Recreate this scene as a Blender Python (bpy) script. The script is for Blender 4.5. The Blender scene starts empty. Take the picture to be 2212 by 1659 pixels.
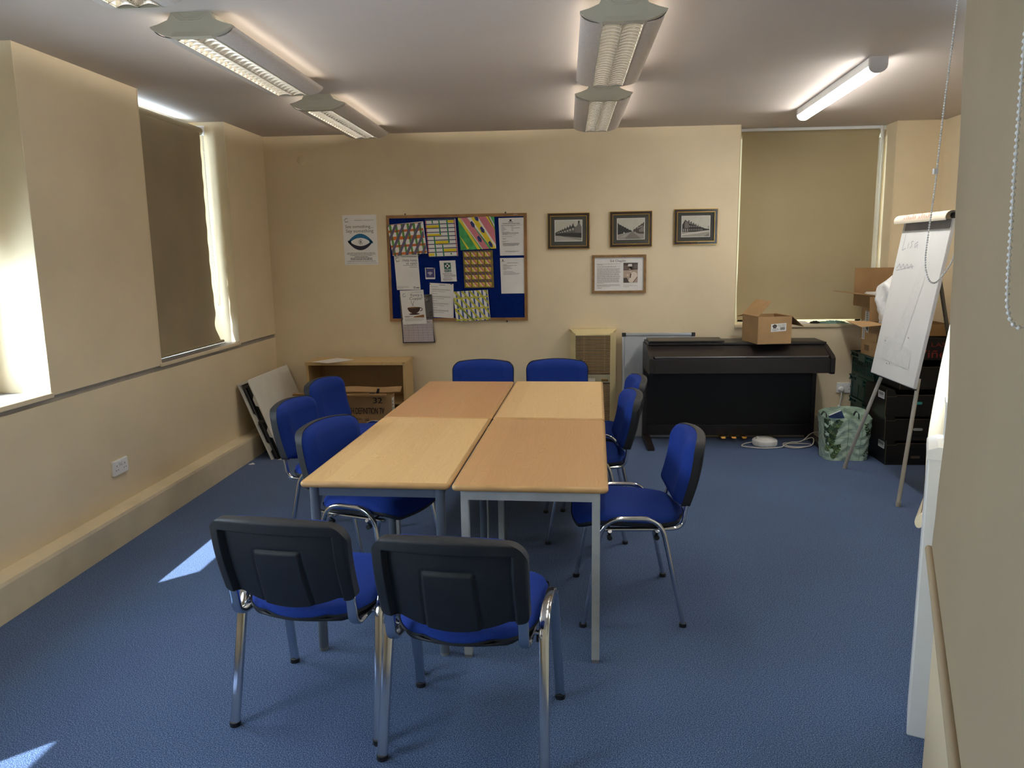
import bpy, bmesh, math, random
from mathutils import Vector, Matrix

random.seed(11)
SC = bpy.context.scene
COL = SC.collection
PI = math.pi

# ------------------------------------------------------------------ camera
cam_data = bpy.data.cameras.new('camera')
cam = bpy.data.objects.new('camera', cam_data)
COL.objects.link(cam)
cr = Vector((0.99757241, 0.06820149, -0.01406572))
cu = Vector((0.00245028, 0.16748404, 0.98587174))
cf = Vector((-0.06959371, 0.98351291, -0.16691034))
cam.matrix_world = Matrix(((cr.x, cu.x, -cf.x, 0.0), (cr.y, cu.y, -cf.y, 0.0),
                           (cr.z, cu.z, -cf.z, 1.5913), (0, 0, 0, 1)))
cam_data.sensor_width = 36.0
cam_data.sensor_fit = 'HORIZONTAL'
cam_data.lens = 1665.09 / 2212 * 36.0
cam_data.clip_start = 0.02
cam_data.clip_end = 100
SC.camera = cam

# ------------------------------------------------------------------ exposure
SC.view_settings.view_transform = 'Standard'
SC.view_settings.look = 'None'
SC.view_settings.gamma = 1.0
SC.view_settings.use_curve_mapping = False
SC.view_settings.exposure = 1.0
SC.cycles.use_denoising = True
SC.cycles.max_bounces = 10
SC.cycles.diffuse_bounces = 6
SC.cycles.glossy_bounces = 4
SC.cycles.transparent_max_bounces = 8
SC.cycles.sample_clamp_indirect = 6.0
SC.cycles.caustics_reflective = False
SC.cycles.caustics_refractive = False

SKY_STRENGTH = 10.0
SUN_STRENGTH = 10.0
TUBE_STRENGTH = 26.0
BATTEN_STRENGTH = 24.0
UP_STRENGTH = 1.0

# ------------------------------------------------------------------ sky and sun
world = bpy.data.worlds.new('daylight')
SC.world = world
world.use_nodes = True
wn = world.node_tree.nodes
wn.clear()
w_out = wn.new('ShaderNodeOutputWorld')
w_bg = wn.new('ShaderNodeBackground')
w_bg.inputs['Color'].default_value = (0.78, 0.90, 1.0, 1)
w_bg.inputs['Strength'].default_value = SKY_STRENGTH
world.node_tree.links.new(w_bg.outputs[0], w_out.inputs[0])

sun_d = bpy.data.lights.new('sun', 'SUN')
sun_d.energy = SUN_STRENGTH
sun_d.angle = math.radians(0.55)
sun_d.color = (1.0, 0.97, 0.92)
sun = bpy.data.objects.new('sun', sun_d)
COL.objects.link(sun)
sun.location = (-6, -3, 8)
sun.rotation_euler = Vector((1.0, 1.0, -1.69)).to_track_quat('-Z', 'Y').to_euler()


# portals: sampling aids in the window openings, they give no light of their own
def portal(loc, direction, sx, sy):
    d = bpy.data.lights.new('window_portal', 'AREA')
    d.shape = 'RECTANGLE'
    d.size, d.size_y = sx, sy
    d.cycles.is_portal = True
    o = bpy.data.objects.new('window_portal', d)
    COL.objects.link(o)
    o.location = loc
    o.rotation_euler = Vector(direction).to_track_quat('-Z', 'Y').to_euler()


portal((-2.97, 0.68, 1.75), (1, 0, 0), 1.3, 1.7)
portal((-2.97, 3.07, 1.75), (1, 0, 0), 1.15, 1.7)
portal((-2.97, 5.33, 1.75), (1, 0, 0), 1.2, 1.7)
portal((2.06, 7.06, 1.78), (0, -1, 0), 1.25, 1.65)


# ------------------------------------------------------------------ helpers
def lin(c):
    if isinstance(c, str):
        c = tuple(int(c[i:i + 2], 16) for i in (0, 2, 4))
    out = []
    for v in c:
        v /= 255.0
        out.append(v / 12.92 if v <= 0.04045 else ((v + 0.055) / 1.055) ** 2.4)
    return tuple(out)


MATS = {}


def mat(name, rgb, rough=0.5, metal=0.0, var=0.06, vscale=8.0, bump=0.0, bscale=60.0, spec=0.5,
        sheen=0.0, coat=0.0, alpha=1.0, trans=0.0, stretch=(1, 1, 1)):
    """procedural material: colour broken up by noise, optional noise relief"""
    if name in MATS:
        return MATS[name]
    m = bpy.data.materials.new(name)
    m.use_nodes = True
    nt = m.node_tree
    b = nt.nodes['Principled BSDF']
    c = lin(rgb)
    tc = nt.nodes.new('ShaderNodeTexCoord')
    mp = nt.nodes.new('ShaderNodeMapping')
    mp.inputs['Scale'].default_value = stretch
    nt.links.new(tc.outputs['Object'], mp.inputs[0])
    nz = nt.nodes.new('ShaderNodeTexNoise')
    nz.inputs['Scale'].default_value = vscale
    nz.inputs['Detail'].default_value = 4
    nt.links.new(mp.outputs[0], nz.inputs['Vector'])
    rp = nt.nodes.new('ShaderNodeValToRGB')
    lo = tuple(max(0, v * (1 - var * 2)) for v in c)
    hi = tuple(min(1, v * (1 + var * 2)) for v in c)
    rp.color_ramp.elements[0].position = 0.3
    rp.color_ramp.elements[0].color = (*lo, 1)
    rp.color_ramp.elements[1].position = 0.7
    rp.color_ramp.elements[1].color = (*hi, 1)
    nt.links.new(nz.outputs['Fac'], rp.inputs[0])
    nt.links.new(rp.outputs[0], b.inputs['Base Color'])
    b.inputs['Roughness'].default_value = rough
    b.inputs['Metallic'].default_value = metal
    b.inputs['Specular IOR Level'].default_value = spec
    if sheen:
        b.inputs['Sheen Weight'].default_value = sheen
        b.inputs['Sheen Roughness'].default_value = 0.4
        b.inputs['Sheen Tint'].default_value = (*hi, 1)
    if coat:
        b.inputs['Coat Weight'].default_value = coat
        b.inputs['Coat Roughness'].default_value = 0.15
    if alpha < 1:
        b.inputs['Alpha'].default_value = alpha
    if trans:
        b.inputs['Transmission Weight'].default_value = trans
    if bump:
        n2 = nt.nodes.new('ShaderNodeTexNoise')
        n2.inputs['Scale'].default_value = bscale
        n2.inputs['Detail'].default_value = 5
        nt.links.new(mp.outputs[0], n2.inputs['Vector'])
        bp = nt.nodes.new('ShaderNodeBump')
        bp.inputs['Strength'].default_value = bump
        bp.inputs['Distance'].default_value = 0.01
        nt.links.new(n2.outputs['Fac'], bp.inputs['Height'])
        nt.links.new(bp.outputs[0], b.inputs['Normal'])
    MATS[name] = m
    return m


def flat(rgb, rough=0.6):
    key = 'print_%02x%02x%02x' % tuple(int(v) for v in rgb)
    return mat(key, rgb, rough=rough, var=0.02, vscale=30)


def emitter(name, rgb, strength):
    m = bpy.data.materials.new(name)
    m.use_nodes = True
    nt = m.node_tree
    nt.nodes.clear()
    o = nt.nodes.new('ShaderNodeOutputMaterial')
    e = nt.nodes.new('ShaderNodeEmission')
    e.inputs[0].default_value = (*rgb, 1)
    e.inputs[1].default_value = strength
    nt.links.new(e.outputs[0], o.inputs[0])
    return m


def glass_mat(name, tint=(0.95, 0.98, 1.0), gloss=0.06):
    m = bpy.data.materials.new(name)
    m.use_nodes = True
    nt = m.node_tree
    nt.nodes.clear()
    o = nt.nodes.new('ShaderNodeOutputMaterial')
    t = nt.nodes.new('ShaderNodeBsdfTransparent')
    t.inputs[0].default_value = (*tint, 1)
    g = nt.nodes.new('ShaderNodeBsdfGlossy')
    g.inputs['Roughness'].default_value = 0.02
    lw = nt.nodes.new('ShaderNodeLayerWeight')
    lw.inputs['Blend'].default_value = 0.5
    pw = nt.nodes.new('ShaderNodeMath')
    pw.operation = 'POWER'
    pw.inputs[1].default_value = 4.0
    sc = nt.nodes.new('ShaderNodeMath')
    sc.operation = 'MULTIPLY_ADD'
    sc.inputs[1].default_value = gloss * 8
    sc.inputs[2].default_value = gloss * 0.6
    nt.links.new(lw.outputs['Facing'], pw.inputs[0])
    nt.links.new(pw.outputs[0], sc.inputs[0])
    mx = nt.nodes.new('ShaderNodeMixShader')
    nt.links.new(sc.outputs[0], mx.inputs[0])
    nt.links.new(t.outputs[0], mx.inputs[1])
    nt.links.new(g.outputs[0], mx.inputs[2])
    nt.links.new(mx.outputs[0], o.inputs[0])
    return m


def carpet_mat():
    m = bpy.data.materials.new('blue_carpet')
    m.use_nodes = True
    nt = m.node_tree
    b = nt.nodes['Principled BSDF']
    tc = nt.nodes.new('ShaderNodeTexCoord')
    n1 = nt.nodes.new('ShaderNodeTexNoise')
    n1.inputs['Scale'].default_value = 260
    n1.inputs['Detail'].default_value = 3
    n1.inputs['Roughness'].default_value = 0.8
    n2 = nt.nodes.new('ShaderNodeTexNoise')
    n2.inputs['Scale'].default_value = 1.3
    n2.inputs['Detail'].default_value = 3
    for n in (n1, n2):
        nt.links.new(tc.outputs['Object'], n.inputs['Vector'])
    r = nt.nodes.new('ShaderNodeValToRGB')
    e = r.color_ramp.elements
    e[0].position, e[0].color = 0.36, (*lin((22, 37, 66)), 1)
    e[1].position, e[1].color = 0.64, (*lin((136, 162, 204)), 1)
    mid = r.color_ramp.elements.new(0.5)
    mid.color = (*lin((60, 85, 128)), 1)
    nt.links.new(n1.outputs['Fac'], r.inputs[0])
    mx = nt.nodes.new('ShaderNodeMix')
    mx.data_type = 'RGBA'
    mx.blend_type = 'MULTIPLY'
    mx.inputs[0].default_value = 1.0
    r2 = nt.nodes.new('ShaderNodeValToRGB')
    r2.color_ramp.elements[0].position = 0.3
    r2.color_ramp.elements[0].color = (0.86, 0.86, 0.86, 1)
    r2.color_ramp.elements[1].position = 0.7
    r2.color_ramp.elements[1].color = (1, 1, 1, 1)
    nt.links.new(n2.outputs['Fac'], r2.inputs[0])
    nt.links.new(r.outputs[0], mx.inputs[6])
    nt.links.new(r2.outputs[0], mx.inputs[7])
    nt.links.new(mx.outputs[2], b.inputs['Base Color'])
    b.inputs['Roughness'].default_value = 0.95
    b.inputs['Specular IOR Level'].default_value = 0.1
    b.inputs['Sheen Weight'].default_value = 0.15
    bp = nt.nodes.new('ShaderNodeBump')
    bp.inputs['Strength'].default_value = 0.25
    bp.inputs['Distance'].default_value = 0.004
    nt.links.new(n1.outputs['Fac'], bp.inputs['Height'])
    nt.links.new(bp.outputs[0], b.inputs['Normal'])
    return m


def wood_mat(name, light, dark, plank=0.1, wavy=1.0, rough=0.35, axis='Y', fine=1.0, seed=0.0):
    """laminate with boards of random tone and cathedral grain running along the axis"""
    if name in MATS:
        return MATS[name]
    m = bpy.data.materials.new(name)
    m.use_nodes = True
    nt = m.node_tree
    N = nt.nodes.new
    L = nt.links.new
    b = nt.nodes['Principled BSDF']
    tc = N('ShaderNodeTexCoord')
    sep = N('ShaderNodeSeparateXYZ')
    L(tc.outputs['Object'], sep.inputs[0])
    along = {'X': 0, 'Y': 1, 'Z': 2}[axis]
    across = {'X': 1, 'Y': 0, 'Z': 0}[axis]
    dv = N('ShaderNodeMath')
    dv.operation = 'DIVIDE'
    L(sep.outputs[across], dv.inputs[0])
    dv.inputs[1].default_value = plank
    fl = N('ShaderNodeMath')
    fl.operation = 'FLOOR'
    L(dv.outputs[0], fl.inputs[0])
    wn1 = N('ShaderNodeTexWhiteNoise')
    wn1.noise_dimensions = '1D'
    ad = N('ShaderNodeMath')
    ad.operation = 'ADD'
    L(fl.outputs[0], ad.inputs[0])
    ad.inputs[1].default_value = seed + 0.37
    L(ad.outputs[0], wn1.inputs['W'])
    # along + board offset
    of = N('ShaderNodeMath')
    of.operation = 'MULTIPLY_ADD'
    L(wn1.outputs['Value'], of.inputs[0])
    of.inputs[1].default_value = 9.0
    L(sep.outputs[along], of.inputs[2])
    cmb = N('ShaderNodeCombineXYZ')
    L(sep.outputs[across], cmb.inputs[0])
    L(of.outputs[0], cmb.inputs[1])
    mp = N('ShaderNodeMapping')
    mp.inputs['Scale'].default_value = (1.0, 0.20, 1)
    L(cmb.outputs[0], mp.inputs[0])
    nz = N('ShaderNodeTexNoise')
    nz.inputs['Scale'].default_value = 7.0
    nz.inputs['Detail'].default_value = 2
    L(mp.outputs[0], nz.inputs['Vector'])
    # rings: across * k + noise
    m1 = N('ShaderNodeMath')
    m1.operation = 'MULTIPLY'
    L(sep.outputs[across], m1.inputs[0])
    m1.inputs[1].default_value = 34.0 * fine
    m2 = N('ShaderNodeMath')
    m2.operation = 'MULTIPLY_ADD'
    L(nz.outputs['Fac'], m2.inputs[0])
    m2.inputs[1].default_value = 9.0 * wavy
    L(m1.outputs[0], m2.inputs[2])
    sn = N('ShaderNodeMath')
    sn.operation = 'FRACT'
    L(m2.outputs[0], sn.inputs[0])
    rr = N('ShaderNodeValToRGB')
    e = rr.color_ramp.elements
    e[0].position, e[0].color = 0.0, (0.25, 0.25, 0.25, 1)
    e[1].position, e[1].color = 1.0, (0.9, 0.9, 0.9, 1)
    k = e.new(0.12)
    k.color = (0.8, 0.8, 0.8, 1)
    k = e.new(0.6)
    k.color = (0.55, 0.55, 0.55, 1)
    L(sn.outputs[0], rr.inputs[0])
    # fine fibre streaks
    mp2 = N('ShaderNodeMapping')
    mp2.inputs['Scale'].default_value = (160, 4, 1)
    L(cmb.outputs[0], mp2.inputs[0])
    n2 = N('ShaderNodeTexNoise')
    n2.inputs['Scale'].default_value = 1.0
    n2.inputs['Detail'].default_value = 3
    L(mp2.outputs[0], n2.inputs['Vector'])
    a1 = N('ShaderNodeMath')
    a1.operation = 'MULTIPLY_ADD'
    L(rr.outputs[0], a1.inputs[0])
    a1.inputs[1].default_value = 0.56
    a2 = N('ShaderNodeMath')
    a2.operation = 'MULTIPLY_ADD'
    L(n2.outputs['Fac'], a2.inputs[0])
    a2.inputs[1].default_value = 0.26
    a3 = N('ShaderNodeMath')
    a3.operation = 'MULTIPLY'
    L(wn1.outputs['Value'], a3.inputs[0])
    a3.inputs[1].default_value = 0.24
    L(a3.outputs[0], a2.inputs[2])
    L(a2.outputs[0], a1.inputs[2])
    cr2 = N('ShaderNodeValToRGB')
    cr2.color_ramp.elements[0].position = 0.15
    cr2.color_ramp.elements[0].color = (*lin(dark), 1)
    cr2.color_ramp.elements[1].position = 0.95
    cr2.color_ramp.elements[1].color = (*lin(light), 1)
    L(a1.outputs[0], cr2.inputs[0])
    L(cr2.outputs[0], b.inputs['Base Color'])
    b.inputs['Roughness'].default_value = rough
    MATS[name] = m
    return m


def tag(o, label=None, cat=None, group=None, kind=None):
    if label:
        o['label'] = label
    if cat:
        o['category'] = cat
    if group:
        o['group'] = group
    if kind:
        o['kind'] = kind
    return o


def thing(name, label, cat, loc=(0, 0, 0), rotz=0.0, group=None):
    o = bpy.data.objects.new(name, None)
    o.empty_display_size = 0.05
    COL.objects.link(o)
    o.location = loc
    o.rotation_euler = (0, 0, rotz)
    return tag(o, label, cat, group)


def struct_empty(name):
    o = bpy.data.objects.new(name, None)
    o.empty_display_size = 0.05
    COL.objects.link(o)
    o['kind'] = 'structure'
    return o


def obj(name, g, m, parent=None, smooth=False, loc=None, rot=None):
    """link a builder (or mesh) as ONE object"""
    if isinstance(g, G):
        me = g.mesh(name, smooth)
        mm = m if isinstance(m, (list, tuple)) else [m]
        for k in mm:
            me.materials.append(k)
    else:
        me = g
    o = bpy.data.objects.new(name, me)
    COL.objects.link(o)
    if parent is not None:
        o.parent = parent
    if loc is not None:
        o.location = loc
    if rot is not None:
        o.rotation_euler = rot
    return o


def struct(name, g, m, parent=None, smooth=False):
    o = obj(name, g, m, parent, smooth)
    if parent is None:
        o['kind'] = 'structure'
    return o


def copy_tree(o, parent=None):
    c = o.copy()
    COL.objects.link(c)
    if parent is not None:
        c.parent = parent
    for ch in list(o.children):
        copy_tree(ch, c)
    return c


class G:
    """collects verts and faces"""

    def __init__(self):
        self.v, self.f, self.mi, self.sm = [], [], [], []

    def add(self, verts, faces, mi=0, smooth=False):
        n = len(self.v)
        self.v += [tuple(p) for p in verts]
        for f in faces:
            self.f.append(tuple(i + n for i in f))
            self.mi.append(mi)
            self.sm.append(smooth)
        return self

    def box(self, x0, x1, y0, y1, z0, z1, mi=0, bev=0.0, xf=None):
        if bev <= 0:
            vs = [(x, y, z) for z in (z0, z1) for y in (y0, y1) for x in (x0, x1)]
            fs = [(0, 2, 3, 1), (4, 5, 7, 6), (0, 1, 5, 4), (2, 6, 7, 3), (0, 4, 6, 2), (1, 3, 7, 5)]
        else:
            bm = bmesh.new()
            bmesh.ops.create_cube(bm, size=1)
            for v in bm.verts:
                v.co = Vector(((x0 + x1) / 2 + v.co.x * (x1 - x0), (y0 + y1) / 2 + v.co.y * (y1 - y0),
                               (z0 + z1) / 2 + v.co.z * (z1 - z0)))
            bmesh.ops.bevel(bm, geom=bm.edges[:], offset=bev, segments=2, affect='EDGES', profile=0.6)
            bm.verts.index_update()
            vs = [v.co.copy() for v in bm.verts]
            fs = [tuple(v.index for v in f.verts) for f in bm.faces]
            bm.free()
        if xf is not None:
            vs = [xf @ Vector(v) for v in vs]
        return self.add(vs, fs, mi)

    def quad(self, a, b, c, d, mi=0):
        return self.add([a, b, c, d], [(0, 1, 2, 3)], mi)

    def poly(self, pts, mi=0):
        return self.add(pts, [tuple(range(len(pts)))], mi)

    def prism(self, pts, d, mi=0):
        """pts: planar loop of 3D points, extruded by vector d"""
        n = len(pts)
        d = Vector(d)
        a = [Vector(p) for p in pts]
        nn = Vector((0, 0, 0))
        for i in range(n):
            nn += a[i].cross(a[(i + 1) % n])
        if nn.dot(d) > 0:
            a = a[::-1]
        vs = a + [p + d for p in a]
        fs = [tuple(range(n)), tuple(range(2 * n - 1, n - 1, -1))]
        for i in range(n):
            j = (i + 1) % n
            fs.append((i, i + n, j + n, j))
        return self.add(vs, fs, mi)

    def slab(self, a, b, c, d, t, mi=0):
        """four corners given thickness t along the normal"""
        a, b, c, d = (Vector(p) for p in (a, b, c, d))
        n = (b - a).cross(d - a).normalized() * t
        return self.prism([a, b, c, d], -n, mi)

    def tube(self, path, r, seg=10, mi=0, closed=False, caps=True, prof=None, up=None):
        """sweep a circle (or a 2D profile) along a path"""
        P = [Vector(p) for p in path]
        n = len(P)
        if prof is None:
            prof = [(r * math.cos(2 * PI * k / seg), r * math.sin(2 * PI * k / seg)) for k in range(seg)]
        s = len(prof)
        vs = []
        ref = Vector(up) if up else None
        prev = None
        for i in range(n):
            if closed:
                t = P[(i + 1) % n] - P[i - 1]
            elif i == 0:
                t = P[1] - P[0]
            elif i == n - 1:
                t = P[-1] - P[-2]
            else:
                t = (P[i + 1] - P[i]).normalized() + (P[i] - P[i - 1]).normalized()
            t.normalize()
            if ref is not None:
                e1 = ref - t * ref.dot(t)
                e1.normalize()
            elif prev is None:
                q = Vector((0, 0, 1)) if abs(t.z) < 0.9 else Vector((1, 0, 0))
                e1 = q - t * q.dot(t)
                e1.normalize()
            else:
                e1 = prev - t * prev.dot(t)
                e1.normalize()
            prev = e1
            e2 = t.cross(e1)
            sc = 1.0
            if not closed and 0 < i < n - 1:
                ca = (P[i + 1] - P[i]).normalized().dot((P[i] - P[i - 1]).normalized())
                sc = 1.0 / max(0.5, math.sqrt(max(0.0, (1 + ca) / 2)))
            for (a, b) in prof:
                vs.append(P[i] + e1 * a + e2 * b * (1.0 if ref is None else sc))
        fs = []
        m = n if closed else n - 1
        for i in range(m):
            for k in range(s):
                a = i * s + k
                b = i * s + (k + 1) % s
                c = ((i + 1) % n) * s + (k + 1) % s
                d = ((i + 1) % n) * s + k
                fs.append((a, b, c, d))
        self.add(vs, fs, mi, True)
        if not closed and caps:
            self.add(vs[:s][::-1], [tuple(range(s))], mi)
            self.add(vs[-s:], [tuple(range(s))], mi)
        return self

    def cyl(self, p0, p1, r, seg=16, mi=0, r1=None):
        p0, p1 = Vector(p0), Vector(p1)
        t = (p1 - p0).normalized()
        q = Vector((0, 0, 1)) if abs(t.z) < 0.9 else Vector((1, 0, 0))
        e1 = (q - t * q.dot(t)).normalized()
        e2 = t.cross(e1)
        r1 = r if r1 is None else r1
        a = [p0 + (e1 * math.cos(2 * PI * k / seg) + e2 * math.sin(2 * PI * k / seg)) * r for k in range(seg)]
        b = [p1 + (e1 * math.cos(2 * PI * k / seg) + e2 * math.sin(2 * PI * k / seg)) * r1 for k in range(seg)]
        self.add(a + b, [(k, (k + 1) % seg, seg + (k + 1) % seg, seg + k) for k in range(seg)], mi, True)
        self.add(a[::-1], [tuple(range(seg))], mi)
        self.add(b, [tuple(range(seg))], mi)
        return self

    def lathe(self, prof, seg=28, centre=(0, 0, 0), mi=0, smooth=True):
        """prof: (radius, z) list, revolved about z"""
        cx, cy, cz = centre
        vs = []
        for (r, z) in prof:
            for k in range(seg):
                a = 2 * PI * k / seg
                vs.append((cx + r * math.cos(a), cy + r * math.sin(a), cz + z))
        fs = []
        for i in range(len(prof) - 1):
            for k in range(seg):
                fs.append((i * seg + k, i * seg + (k + 1) % seg, (i + 1) * seg + (k + 1) % seg, (i + 1) * seg + k))
        self.add(vs, fs, mi, smooth)
        return self

    def grid(self, fn, nu, nv, mi=0, smooth=True, flip=False):
        vs = [fn(i / nu, j / nv) for j in range(nv + 1) for i in range(nu + 1)]
        fs = []
        for j in range(nv):
            for i in range(nu):
                a = j * (nu + 1) + i
                f = (a, a + 1, a + nu + 2, a + nu + 1)
                fs.append(f[::-1] if flip else f)
        return self.add(vs, fs, mi, smooth)

    def sphere(self, c, r, seg=8, rings=5, mi=0):
        vs = [(c[0], c[1], c[2] - r)]
        for i in range(1, rings):
            a = -PI / 2 + PI * i / rings
            for k in range(seg):
                b = 2 * PI * k / seg
                vs.append((c[0] + r * math.cos(a) * math.cos(b), c[1] + r * math.cos(a) * math.sin(b),
                           c[2] + r * math.sin(a)))
        vs.append((c[0], c[1], c[2] + r))
        fs = [(0, 1 + (k + 1) % seg, 1 + k) for k in range(seg)]
        for i in range(rings - 2):
            for k in range(seg):
                a = 1 + i * seg
                fs.append((a + k, a + (k + 1) % seg, a + seg + (k + 1) % seg, a + seg + k))
        top = len(vs) - 1
        a = 1 + (rings - 2) * seg
        fs += [(a + k, a + (k + 1) % seg, top) for k in range(seg)]
        return self.add(vs, fs, mi, True)

    def mesh(self, name, smooth=False):
        me = bpy.data.meshes.new(name)
        me.from_pydata([tuple(v) for v in self.v], [], self.f)
        for p, mi, s in zip(me.polygons, self.mi, self.sm):
            p.material_index = mi
            p.use_smooth = s or smooth
        me.update()
        return me


def arc(c, r, a0, a1, n, plane='yz', k=0.0):
    out = []
    for i in range(n + 1):
        a = a0 + (a1 - a0) * i / n
        p, q = c[0] + r * math.cos(a), c[1] + r * math.sin(a)
        out.append((k, p, q) if plane == 'yz' else (p, k, q) if plane == 'xz' else (p, q, k))
    return out


def fillet(pts, rad, n=6):
    """round the inner corners of a polyline"""
    P = [Vector(p) for p in pts]
    out = [P[0]]
    for i in range(1, len(P) - 1):
        r = rad[i - 1] if isinstance(rad, (list, tuple)) else rad
        a = (P[i - 1] - P[i])
        b = (P[i + 1] - P[i])
        r2 = min(r, a.length * 0.49, b.length * 0.49)
        s, e = P[i] + a.normalized() * r2, P[i] + b.normalized() * r2
        for k in range(n + 1):
            t = k / n
            out.append(s * (1 - t) ** 2 + P[i] * 2 * t * (1 - t) + e * t * t)
    out.append(P[-1])
    return out


# ---- flat print: coloured polygons and lettering lying on a surface, one mesh per print
FONT_CACHE = {}


def text_mesh(s):
    if s in FONT_CACHE:
        return FONT_CACHE[s]
    cu_ = bpy.data.curves.new('lettering', 'FONT')
    cu_.body = s
    cu_.size = 1.0
    cu_.resolution_u = 3
    o = bpy.data.objects.new('lettering', cu_)
    COL.objects.link(o)
    dg = bpy.context.evaluated_depsgraph_get()
    me = bpy.data.meshes.new_from_object(o.evaluated_get(dg))
    vs = [(v.co.x, v.co.y) for v in me.vertices]
    fs = [tuple(p.vertices) for p in me.polygons]
    bpy.data.objects.remove(o)
    bpy.data.curves.remove(cu_)
    bpy.data.meshes.remove(me)
    FONT_CACHE[s] = (vs, fs)
    return FONT_CACHE[s]


def clip(poly, x0, y0, x1, y1):
    def cut(p, inside, inter):
        out = []
        for i in range(len(p)):
            a, b = p[i - 1], p[i]
            if inside(b):
                if not inside(a):
                    out.append(inter(a, b))
                out.append(b)
            elif inside(a):
                out.append(inter(a, b))
        return out

    def ix(x):
        return lambda a, b: (x, a[1] + (b[1] - a[1]) * (x - a[0]) / (b[0] - a[0]))

    def iy(y):
        return lambda a, b: (a[0] + (b[0] - a[0]) * (y - a[1]) / (b[1] - a[1]), y)
    for ins, it in ((lambda p: p[0] >= x0, ix(x0)), (lambda p: p[0] <= x1, ix(x1)),
                    (lambda p: p[1] >= y0, iy(y0)), (lambda p: p[1] <= y1, iy(y1))):
        if not poly:
            return poly
        poly = cut(poly, ins, it)
    return poly


class Print:
    """print on a plane: o origin, ux/uy in-plane unit vectors; lift off along the normal"""

    def __init__(self, o, ux, uy, lift=0.0006, bounds=None):
        self.o, self.ux, self.uy = Vector(o), Vector(ux), Vector(uy)
        self.n = self.ux.cross(self.uy)
        self.g = G()
        self.m = []
        self.lift = lift
        self.b = bounds

    def mi(self, col):
        m = flat(col)
        if m not in self.m:
            self.m.append(m)
        return self.m.index(m)

    def pt(self, x, y, l):
        return self.o + self.ux * x + self.uy * y + self.n * (self.lift + 0.00025 * l)

    def poly(self, col, pts, l=0):
        if self.b:
            pts = clip([tuple(p) for p in pts], *self.b)
        if len(pts) < 3:
            return
        a = sum(pts[i - 1][0] * pts[i][1] - pts[i][0] * pts[i - 1][1] for i in range(len(pts)))
        if abs(a) < 1e-9:
            return
        if a < 0:
            pts = pts[::-1]
        self.g.poly([self.pt(x, y, l) for x, y in pts], self.mi(col))

    def rect(self, col, x0, y0, x1, y1, l=0):
        self.poly(col, [(x0, y0), (x1, y0), (x1, y1), (x0, y1)], l)

    def disc(self, col, x, y, rx, ry=None, l=0, n=20, a0=0, a1=2 * PI):
        ry = ry or rx
        self.poly(col, [(x + rx * math.cos(a0 + (a1 - a0) * k / n), y + ry * math.sin(a0 + (a1 - a0) * k / n))
                        for k in range(n + (0 if abs(a1 - a0 - 2 * PI) < 1e-6 else 1))], l)

    def band(self, col, pts, w, l=0):
        """stroke along a polyline"""
        for i in range(len(pts) - 1):
            a, b = Vector(pts[i]), Vector(pts[i + 1])
            d = (b - a)
            if d.length < 1e-9:
                continue
            n = Vector((-d.y, d.x)).normalized() * (w / 2)
            self.poly(col, [tuple(a - n), tuple(b - n), tuple(b + n), tuple(a + n)], l)

    def text(self, s, x, y, h, col=(40, 40, 45), align='l', width=None, l=2, flip=False, bold=0.0):
        vs, fs = text_mesh(s)
        if not vs:
            return
        w = max(v[0] for v in vs)
        k = h / 0.70
        kx = k if width is None else width / w
        x0 = x - (0 if align == 'l' else w * kx if align == 'r' else w * kx / 2)
        mi = self.mi(col)
        for dx in ((0,) if not bold else (-bold, 0, bold)):
            pts = []
            for vx, vy in vs:
                px, py = vx * kx, vy * k
                if flip:
                    px, py = w * kx - px, -py + h
                pts.append(self.pt(x0 + px + dx, y + py, l))
            self.g.add(pts, fs, mi)

    def lines(self, x, y, w, n, pitch, h, col=(120, 120, 125), seed=1, last=0.6, ragged=0.08, l=1, centre=False):
        rnd = random.Random(seed)
        for i in range(n):
            ww = w * (last if i == n - 1 else 1 - rnd.random() * ragged)
            xx = x + ((w - ww) / 2 if centre else 0)
            end = xx + ww
            while xx < end - 1e-6:
                d = min(end - xx, w * (0.03 + 0.09 * rnd.random()))
                self.rect(col, xx, y - i * pitch, xx + d, y - i * pitch + h, l)
                xx += d + w * 0.012

    def done(self, name, parent):
        if not self.g.f:
            return None
        return obj(name, self.g, self.m, parent)


WALLX, WALLZ = (1, 0, 0), (0, 0, 1)

# ------------------------------------------------------------------ common materials
M_wall = mat('cream_wall_paint', (224, 207, 175), rough=0.55, var=0.025, vscale=2.2, bump=0.12, bscale=14, spec=0.3)
M_ceil = mat('white_ceiling_paint', (196, 188, 182), rough=0.8, var=0.015, vscale=1.5, bump=0.05, bscale=40, spec=0.2)
M_trim = mat('cream_gloss_paint', (226, 210, 178), rough=0.35, var=0.04, vscale=5, bump=0.08, bscale=20)
M_white = mat('white_plastic', (236, 236, 234), rough=0.35, var=0.015)
M_upvc = mat('white_window_frame', (232, 234, 234), rough=0.3, var=0.02)
M_sill = mat('grey_sill', (118, 116, 116), rough=0.38, var=0.05, vscale=12)
M_blind = mat('taupe_blind_fabric', (152, 138, 112), rough=0.75, var=0.03, vscale=3, bump=0.1, bscale=500, spec=0.2)
M_blind2 = mat('beige_blind_fabric', (160, 145, 122), rough=0.75, var=0.02, vscale=2, bump=0.08, bscale=400, spec=0.2)
M_blind3 = mat('olive_blind_fabric', (172, 158, 124), rough=0.75, var=0.02, vscale=2, bump=0.08, bscale=400, spec=0.2)
M_chrome = mat('chrome', (206, 208, 212), rough=0.12, metal=1.0, var=0.02)
M_black = mat('black_plastic', (24, 25, 28), rough=0.45, var=0.1, vscale=30)
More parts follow.
